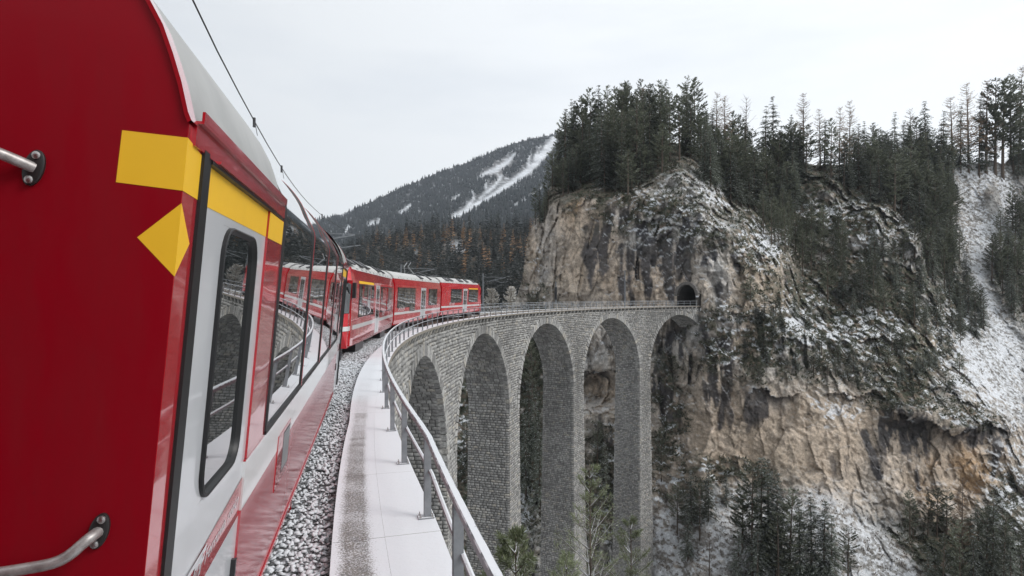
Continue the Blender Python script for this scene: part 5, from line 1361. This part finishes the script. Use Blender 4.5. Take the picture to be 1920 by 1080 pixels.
for lst, where in ((sky_l, 'tree from the left on the tan cliff top skyline'), (sky_m, 'tree right of the cliff clump on the middle skyline'), (sky_r, 'tree from the gully on the right hand skyline')):
    for i, (x, y, k) in enumerate(sorted(lst)):
        by_ = top_at(x) + rt.uniform(10, 34)
        p = surf(x, by_); H = (by_ - y) * p[1] / F
        tree(k, p, H, '%s, %s %s' % (kn[k], ORD[i], where), 'trees along the cliff skyline', .95 if k == 'spruce' else 1)
def scatter(n, poly, hr, kinds, label, group, avoid=(), mind=0, width=1.0):
    xs = [q[0] for q in poly]; ys = [q[1] for q in poly]; out = []; tries = 0
    while len(out) < n and tries < n * 60:
        tries += 1
        x, y = rt.uniform(min(xs), max(xs)), rt.uniform(min(ys), max(ys))
        a1, a2 = np.array([x]), np.array([y])
        if not inpoly(a1, a2, poly)[0] or y < top_at(x) + 3: continue
        if any(inpoly(a1, a2, q)[0] for q in avoid): continue
        if any((x - q[0]) ** 2 + (y - q[1]) ** 2 * 2 < mind ** 2 for q in out): continue
        out.append((x, y))
    if len(out) > 14:
        xq = np.quantile([q[0] for q in out], [1 / 3, 2 / 3]); yq = np.quantile([q[1] - .25 * abs(q[0] - 1500) * 0 for q in out], [1 / 3, 2 / 3]) if len(out) > 45 else [np.median([q[1] for q in out])]
    else: xq, yq = [], []
    cells = {}
    for q in sorted(out): cells.setdefault((sum(q[0] > v for v in xq), sum(q[1] > v for v in yq)), []).append(q)
    for (i, j), lst in cells.items():
        wx = ['left', 'middle', 'right'][i] if len(xq) else ''; wy = {0: [''], 1: ['upper', 'lower'], 2: ['upper', 'central', 'lower']}[len(yq)][j]
        for o, (x, y) in enumerate(lst):
            k = rt.choice(kinds); part = ' '.join(w for w in (wy, wx) if w)
            lab = '%s %s, %s from left in %s' % (label[0], k, ORD[o] if o < 30 else 'last', ('the ' + part + ' of the ' if part else 'the ') + label[1])
            tree(k, surf(x, y), rt.uniform(*hr), lab, group, width)
knob1 = [(1500, 330), (1560, 332), (1600, 372), (1605, 405), (1560, 440), (1500, 420)]
knob2 = [(1590, 385), (1660, 388), (1725, 455), (1725, 520), (1660, 500), (1590, 450)]
scatter(52, [(1035, 330), (1060, 285), (1100, 262), (1200, 250), (1290, 262), (1330, 300), (1300, 300), (1262, 300), (1215, 322), (1175, 372), (1125, 352), (1085, 352), (1035, 372)], (13, 20), ['spruce', 'pine', 'pine', 'spruce'], ('dark', 'cliff top clump'), 'trees crowding the top of the tan cliff', mind=8)
scatter(46, [(1035, 345), (1090, 325), (1200, 300), (1262, 296), (1255, 318), (1215, 335), (1180, 378), (1125, 358), (1085, 356), (1040, 374)], (6, 11), ['spruce', 'spruce', 'pine'], ('bushy', "tan cliff's front edge"), 'bushy trees along the cliff edge', mind=7, width=1.35)
scatter(9, [(1000, 420), (1012, 395), (1030, 345), (1045, 335), (1040, 390), (1022, 420), (1010, 440)], (6, 11), ['spruce', 'pine'], ('small', "trees clinging to the cliff's left edge"), 'trees clinging to the cliff edge')
scatter(165, [(1318, 345), (1310, 285), (1400, 305), (1500, 312), (1600, 314), (1700, 304), (1775, 310), (1790, 380), (1790, 440), (1730, 440), (1660, 385), (1600, 372), (1560, 330), (1500, 335), (1490, 420), (1440, 420), (1380, 395)], (8.5, 14.5), ['spruce', 'spruce', 'spruce', 'pine', 'pine'], ('dark', 'upper slope wood'), 'trees of the wood on the upper slope', avoid=(knob1, knob2), mind=6, width=1.3)
scatter(34, [(1420, 420), (1500, 425), (1580, 445), (1600, 520), (1500, 520), (1450, 470)], (6.5, 10.5), ['pine', 'spruce', 'pine'], ('slim', 'snowy hollow'), 'trees in the snowy hollow', mind=12, width=.9)
scatter(44, [(1590, 480), (1730, 470), (1790, 470), (1830, 560), (1820, 620), (1760, 660), (1700, 610), (1640, 600), (1560, 590), (1540, 540)], (5.5, 10), ['pine', 'spruce', 'spruce'], ('small', 'ledges by the gully'), 'trees on the ledges beside the gully', mind=10, width=1.15)
scatter(8, [(1785, 306), (1885, 300), (1890, 309), (1785, 312)], (4, 8), ['spruce', 'larch'], ('small', 'row above the gully'), 'small trees on the gully rim', mind=6, width=1.2)
scatter(34, [(1590, 318), (1700, 312), (1775, 316), (1785, 440), (1735, 440), (1670, 385), (1610, 365)], (10, 15), ['spruce', 'pine', 'spruce'], ('dark', 'wood left of the gully'), 'trees of the wood left of the gully', mind=7, width=1.25)
scatter(14, [(1788, 560), (1850, 580), (1850, 640), (1800, 650)], (5, 9), ['spruce', 'pine'], ('small', 'lower gully edge'), 'trees at the lower gully edge', mind=9, width=1.2)
scatter(26, [(1735, 430), (1790, 430), (1800, 500), (1790, 560), (1740, 520)], (9, 13), ['spruce', 'pine'], ('dark', 'fringe of the snow gully'), 'trees fringing the gully', mind=9)
scatter(30, [(1855, 480), (1880, 440), (1930, 420), (1930, 600), (1890, 590), (1862, 540)], (8, 14), ['spruce', 'pine', 'pine'], ('dark', 'clump inside the snow gully'), 'trees in the gully clump', mind=9)
scatter(30, [(1885, 312), (1930, 300), (2000, 285), (2000, 350), (1910, 335)], (9, 19), ['spruce', 'pine'], ('tall', 'stand above the snow gully'), 'trees above the gully', mind=9)
scatter(54, [(1400, 560), (1500, 590), (1600, 600), (1700, 610), (1760, 690), (1690, 740), (1560, 720), (1420, 690), (1345, 640)], (2.2, 5.5), ['pine', 'spruce', 'spruce'], ('squat', 'ledges between gully and tunnel'), 'small trees on the ledges between gully and tunnel', mind=11, width=1.5)
scatter(12, [(1690, 640), (1790, 640), (1830, 730), (1780, 760), (1700, 720)], (2.5, 5), ['pine', 'spruce'], ('stunted', 'scrub above the dark overhang'), 'stunted trees above the overhang', mind=16, width=1.3)
# lower trees
for i, (x, y, yb, k) in enumerate([(1296, 878, 985, 'spruce'), (1328, 868, 975, 'spruce'), (1312, 905, 1010, 'pine'), (1362, 886, 950, 'spruce'), (1392, 908, 1030, 'pine'), (1410, 862, 1075, 'pine'), (1427, 850, 1075, 'spruce'), (1441, 856, 1060, 'spruce'), (1456, 885, 1085, 'spruce'), (1383, 985, 1110, 'spruce'), (1270, 905, 1000, 'pine'), (1290, 940, 1050, 'spruce'), (1480, 915, 1100, 'pine'), (1500, 930, 1110, 'spruce'), (1522, 920, 1110, 'spruce'), (1545, 935, 1120, 'spruce'), (1560, 960, 1130, 'spruce'), (1590, 985, 1100, 'pine'), (1460, 960, 1130, 'pine'), (1420, 970, 1140, 'spruce'), (1330, 1000, 1110, 'bare')]):
    p = surf(x, yb); nm = {'spruce': 'dark spruce', 'pine': 'dark pine', 'bare': 'leafless little tree'}[k]
    tree(k, p, (yb - y) * p[1] / F, '%s, %s from the viaduct among trees at the cliff foot' % (nm, ORD[i]), 'trees at the foot of the cliff', 1.12)
for i, (x, y, yb, k) in enumerate([(1706, 918, 1010, 'pine'), (1712, 935, 1012, 'pine'), (1740, 922, 1010, 'pine'), (1757, 912, 1008, 'pine'), (1775, 913, 1012, 'pine'), (1804, 893, 1060, 'larch'), (1835, 935, 1060, 'spruce'), (1850, 945, 1080, 'pine'), (1862, 925, 1090, 'spruce'), (1800, 975, 1110, 'pine'), (1825, 985, 1120, 'spruce'), (1882, 960, 1100, 'pine'), (1895, 985, 1120, 'spruce'), (1768, 1000, 1120, 'pine'), (1740, 1015, 1120, 'spruce'), (1915, 990, 1120, 'pine')]):
    p = surf(x, yb); nm = {'spruce': 'dark spruce', 'pine': 'bare stemmed pine', 'larch': 'frosted thin larch'}[k]
    tree(k, p, (yb - y) * p[1] / F, '%s, %s from the left before the orange rock wall' % (nm, ORD[i]), 'trees before the orange rock wall', .9)
for i, (x, y, yb, k) in enumerate([(992, 690, 860, 'spruce'), (1004, 720, 880, 'spruce'), (986, 770, 930, 'spruce'), (998, 640, 760, 'pine'), (1120, 790, 880, 'pine'), (1135, 830, 940, 'spruce'), (875, 760, 900, 'spruce'), (882, 850, 980, 'spruce'), (1012, 800, 960, 'spruce'), (1240, 800, 900, 'pine')]):
    p = surf(x, yb)
    where = 'in the gap of the third arch' if x < 1020 and x > 960 else ('in the gap of the second arch' if x < 960 else ('in the gap of the fourth arch' if x < 1160 else 'right of the last tall pier'))
    tree(k, p, (yb - y) * p[1] / F, 'shaded %s, %s of those seen %s' % (k, ORD[i], where), 'trees seen through the arches', .9)
# frosted bush beside the track at the cliff's left foot
for x, y, yb, lab in ((922, 543, 592, 'frosted pale bush behind the far railing next to the train'), (958, 540, 590, 'frosted pale bush between the far railing and the rock spur')):
    p = np.array(surf(x, 600)); p = p * 0 + np.array(((x - 960) / F * 84, 84, ZC - (yb - YH) / F * 84))
    H, tm, cm = conifer('shrub', (yb - y) * 84 / F, x); cm.materials.clear(); FB = leaf_mat('frosted_twigs', (.38, .34, .28), (.75, .74, .72)); cm.materials.append(FB)
    root = tag(empty('frosted_bush', p), lab, 'bush', 'frosted bushes beside the track'); link('stem', tm, root); link('foliage', cm, root)
# fallen and dead trunks
for x0, y0, x1, y1, lab in ((1412, 407, 1436, 440, 'pale fallen trunk lying on the ridge right of the cliff'), (1528, 318, 1540, 296, 'pale dead snag standing on the rounded rock knob'), (1462, 420, 1490, 436, 'fallen trunk lying across the snowy hollow'), (1740, 553, 1768, 575, 'snowy log on the ledge left of the gully'), (1205, 318, 1226, 296, 'thin pale fallen trunk leaning in the cliff top clump')):
    a, b = np.array(surf(x0, y0)), np.array(surf(x1, y1)); 
    b = np.array(((x1 - 960) / F * (a[1] - 1), a[1] - 1, ZC - (y1 - YH) / F * (a[1] - 1))); a = np.array(((x0 - 960) / F * (a[1] - 1), a[1] - 1, ZC - (y0 - YH) / F * (a[1] - 1)))
    mb = MB(); mb.tube([a, a * .5 + b * .5, b], .16, 6, r1=.07)
    for q in (.5, .7, .9): mb.tube([a + (b - a) * q, a + (b - a) * q + np.array([rt.uniform(-.5, .5), 0, rt.uniform(.1, .7)])], .03, 4)
    tag(mb.build('dead_trunk', DEADW), lab, 'dead tree')
# undergrowth: dwarf pine and heather clumps wherever the ground is not bare rock

jj, ii = np.where((veg > .35) & (GY > top_at(GX) + 4) & (scree < .3) & (GX > 900))
pick = RNG.choice(len(jj), min(9500, len(jj)), replace=False)
c = CP[jj[pick], ii[pick]]
m = 9; n = len(c)
P0 = np.repeat(c, m, 0) + RNG.normal(0, 1, (n * m, 3)) * np.array([.35, .25, .12]); D = RNG.normal(0, 1, (n * m, 3)); D[:, 2] = np.abs(D[:, 2]) * .8 + .1; D[:, 1] -= .35
D /= np.linalg.norm(D, axis=1, keepdims=True); ln = RNG.uniform(.25, .75, n * m) * np.repeat(RNG.uniform(.5, 1.3, n), m)
v, f, rnd = spray_quads(P0, D, ln, ln * .45, RNG)
tag(link('undergrowth', npmesh('undergrowth', v, f, [SHRUBM], attrs={'rnd': (rnd, 'FLOAT')})), 'dwarf pine and heather growing on the cliff ledges', kind='stuff')
# brush on the scree
jj, ii = np.where((scree > .4) & (sn < .5) & (GX > 1220))
pick = RNG.choice(len(jj), min(3600, len(jj)), replace=False); c = CP[jj[pick], ii[pick]]; m = 5; n = len(c)
P0 = np.repeat(c, m, 0) + RNG.normal(0, .14, (n * m, 3)); D = RNG.normal(0, 1, (n * m, 3)); D[:, 2] = np.abs(D[:, 2]) + .3; D /= np.linalg.norm(D, axis=1, keepdims=True); ln = RNG.uniform(.12, .38, n * m)
v, f, rnd = spray_quads(P0, D, ln, ln * .5, RNG)
tag(link('heather', npmesh('heather', v, f, [BARK], attrs={'rnd': (rnd, 'FLOAT')})), 'brown heather poking through the snow on the scree', kind='stuff')

# three young pines close to the viaduct
def young_pine(pos, H, spread, seed, label, nlen, dens, top_only=None):
    r = np.random.default_rng(seed); tr = MB(); sn_ = MB(); P0, D, LN = [], [], []
    tr.tube([(0, 0, -2), (.02, .0, H * .5), (0, .03, H * .9), (.01, 0, H)], .005 * H + .008, 7, r1=.006)
    nw = max(5, int(H / .42))
    for i in range(nw):
        u = (i + .3) / nw; z = H * (.12 + .86 * u)
        for k in range(5):
            az = r.uniform(0, 6.28); L_ = spread * (1 - u) ** .7 * r.uniform(.5, 1.1) + .14
            d0 = np.array([math.cos(az), math.sin(az), .35 + .9 * u]); d0 /= np.linalg.norm(d0)
            pth = lambda q: np.array([0, 0, z]) + d0 * L_ * q + np.array([0, 0, .12 * L_ * q * q])
            tr.tube([pth(0), pth(.5), pth(1)], .007 + .004 * L_, 4, r1=.003)
            o = np.array([0, 0, .011 + .004 * L_]); sn_.tube([pth(.05) + o, pth(.5) + o, pth(.9) + o], .004 + .002 * L_, 4, r1=.002)
            tw = [(pth(q), d0) for q in np.linspace(.4, 1, max(4, int(L_ * 7 * dens)))]
            for q in (.45, .6, .75, .88):
                for sg in (-1, 1):
                    sd = np.cross(d0, [0, 0, 1]) * sg; t2 = d0 * .8 + sd * .7; t2 /= np.linalg.norm(t2); l2 = L_ * .35 * (1.15 - q) + .06
                    tr.tube([pth(q), pth(q) + t2 * l2], .006, 3, r1=.003)
                    tw += [(pth(q) + t2 * l2 * s, t2) for s in np.linspace(.3, 1, max(3, int(l2 * 14 * dens)))]
            for b, t_ in tw:
                for j in range(int(7 * dens)):
                    dd = t_ * r.uniform(.3, 1.0) + r.normal(0, .55, 3) + np.array([0, 0, .2]); dd /= np.linalg.norm(dd)
                    P0.append(b); D.append(dd); LN.append(nlen * r.uniform(.7, 1.2))
    root = tag(empty('young_pine', pos), label, 'tree', 'young pines growing beside the viaduct')
    tr.build('trunk', BARK, root, True); sn_.build('snow_cover', SNOWM, root)
    LN = np.array(LN); v, f, rnd = spray_quads(np.array(P0), np.array(D), LN, LN * .10 + .004, r)
    link('needles', npmesh('needles', v, f, [NEEDLE], attrs={'rnd': (rnd, 'FLOAT')}), root)
def at(x, y, Y): return np.array([(x - 960) / F * Y, Y, ZC - (y - YH) / F * Y])
for x, y, Y, H, sp_, sd, lab, nl, dn in ((966, 1008, 8.0, 1.5, .5, 71, 'bright green young pine top at the bottom edge beside the railing', .10, 1.0), (1106, 872, 17, 5.0, 1.5, 72, 'sparse young pine with snowy branches in front of the piers', .12, .4), (1183, 972, 18.5, 4.2, 1.1, 73, 'bushier young pine right of the sparse one in front of the piers', .12, .55), (1062, 1045, 15.5, 2.6, .9, 74, 'low young pine at the bottom edge left of the sparse one', .12, .5)):
    p = at(x, y, Y); p[2] -= H; young_pine(p, H, sp_, sd, lab, nl, dn)

# wooded far slope: larches one by one, the rest of the wood as one mass
def far_tree(kind, seed):
    r = np.random.default_rng(seed); H = 14; P0, D, LN, WD = [], [], [], []
    for i in range(16):
        u = (i + r.random() * .6) / 16; z = H * (.06 + .93 * u); L_ = H * .16 * (1 - u) ** .8 * r.uniform(.8, 1.1) + .3
        for k in range(6):
            a = r.uniform(0, 6.28); d = np.array([math.cos(a), math.sin(a), -.5 + .6 * u]); d /= np.linalg.norm(d)
            P0.append((0, 0, z)); D.append(d); LN.append(L_ * r.uniform(.7, 1.15)); WD.append(L_ * r.uniform(.5, .9))
    return spray_quads(np.array(P0), np.array(D), np.array(LN), np.array(WD), r)
FT = [far_tree('s', 500 + i) for i in range(6)]
av, af, ar = [], [], []; n = 0
for i in range(1700):
    x = rt.uniform(545, 1045) if i < 1150 else rt.uniform(-250, 545); yt = np.interp(x, HTX, HTY); y = yt + (rt.random() ** 1.25) * (600 - yt)
    if ((x - 860) / 20) ** 2 + ((y - 466) / 12) ** 2 < 1 or ((x - 775) / 9) ** 2 + ((y - 474) / 8) ** 2 < 1: continue
    p = np.array(hsurf(x, y)); v, f, rnd = FT[i % 6]; s = rt.uniform(.7, 1.25); a = rt.uniform(0, 6.28); ca, sa = math.cos(a), math.sin(a)
    vv = v * s; vv = np.stack([vv[:, 0] * ca - vv[:, 1] * sa, vv[:, 0] * sa + vv[:, 1] * ca, vv[:, 2]], -1) + p
    av.append(vv); af.append(f + n); ar.append(np.clip(rnd * .6 + rt.uniform(0, .4), 0, 1)); n += len(v)
tag(link('far_forest', npmesh('far_forest', np.concatenate(av), np.concatenate(af), [FARLEAF], attrs={'rnd': (np.concatenate(ar), 'FLOAT')})), 'dark conifer wood covering the slope across the valley', kind='stuff')
lm = [npmesh('crown', v, f, [FARLARCH], attrs={'rnd': (r_, 'FLOAT')}) for v, f, r_ in FT]
cl_ = [(758, 440), (762, 446), (745, 452), (838, 428), (842, 434), (848, 426), (832, 438), (995, 428), (1000, 420), (870, 430), (900, 432), (945, 436), (920, 450), (790, 436), (880, 452), (1010, 430), (700, 462), (730, 448), (690, 470), (962, 440), (985, 452), (815, 446), (850, 470), (905, 470), (940, 480), (868, 446), (775, 455), (665, 480), (1003, 445), (960, 475)]
cl_ += [(rt.uniform(660, 1005), rt.uniform(436, 500)) for _ in range(22)]
for i, (x, y) in enumerate(sorted(cl_)):
    p = hsurf(x, y + 18); o = link('larch_tree', lm[i % 6]); o.location = p; s = rt.uniform(.75, 1.15); o.scale = (s * 1.15, s * 1.15, s); o.rotation_euler = (0, 0, rt.uniform(0, 6))
    tag(o, 'orange brown larch, %s from left among the dark wood across the valley' % ORD[i], 'tree', 'larches on the far slope')
# mountain forest: small conical crowns
cv, cf, cr = [], [], []; n = 0
jj, ii = np.where((MY > np.interp(MX, RX, RY) + 1) & (msn < .35) & (MY < 475) & (MX > -350) & (MX < 1100))
wgt = (MD[jj, ii] ** 1.0) * (blur(msn, 3)[jj, ii] < .22); wgt = wgt / wgt.sum()
pick = RNG.choice(len(jj), 16000, replace=True, p=wgt); base = MP[jj[pick], ii[pick]] + RNG.normal(0, 1, (16000, 3)) * np.array([5, 5, .5])
hh = RNG.uniform(7, 13, 16000); k = 6
ang = np.linspace(0, 2 * math.pi, k, endpoint=False)
ringv = base[:, None, :] + np.stack([np.cos(ang), np.sin(ang), 0 * ang], -1)[None] * (hh * RNG.uniform(.18, .28, 16000))[:, None, None]
apex = base + np.stack([0 * hh, 0 * hh, hh], -1)
v = np.concatenate([ringv, apex[:, None, :]], 1).reshape(-1, 3); o0 = np.arange(16000)[:, None, None] * (k + 1)
f = (o0 + np.array([[i, (i + 1) % k, k] for i in range(k)])[None]).reshape(-1, 3)
MTREE = leaf_mat('mountain_spruce_needles', (.026, .033, .034), (.055, .062, .062), .0)
tag(link('mountain_forest', npmesh('mountain_forest', v, f, [MTREE], attrs={'rnd': (np.repeat(RNG.random(16000), k + 1), 'FLOAT')})), 'conifer forest thinning up the snowy mountain', kind='stuff')

# ------------------------------------------------------------------ thin air that fades the mountain
HZ, t, b = M('haze_air'); t.nodes.remove(b)
pv_ = N(t, 'ShaderNodeVolumePrincipled', ins={'Color': (.80, .88, 1.0, 1), 'Density': .00013, 'Anisotropy': .2}); t.links.new(pv_.outputs[0], t.nodes['Material Output'].inputs['Volume'])
mb = MB(); mb.box(-2500, 2500, -2500, 2600, -78, 900); tag(mb.build('haze', HZ), 'thin bluish winter haze in the valley', kind='stuff')
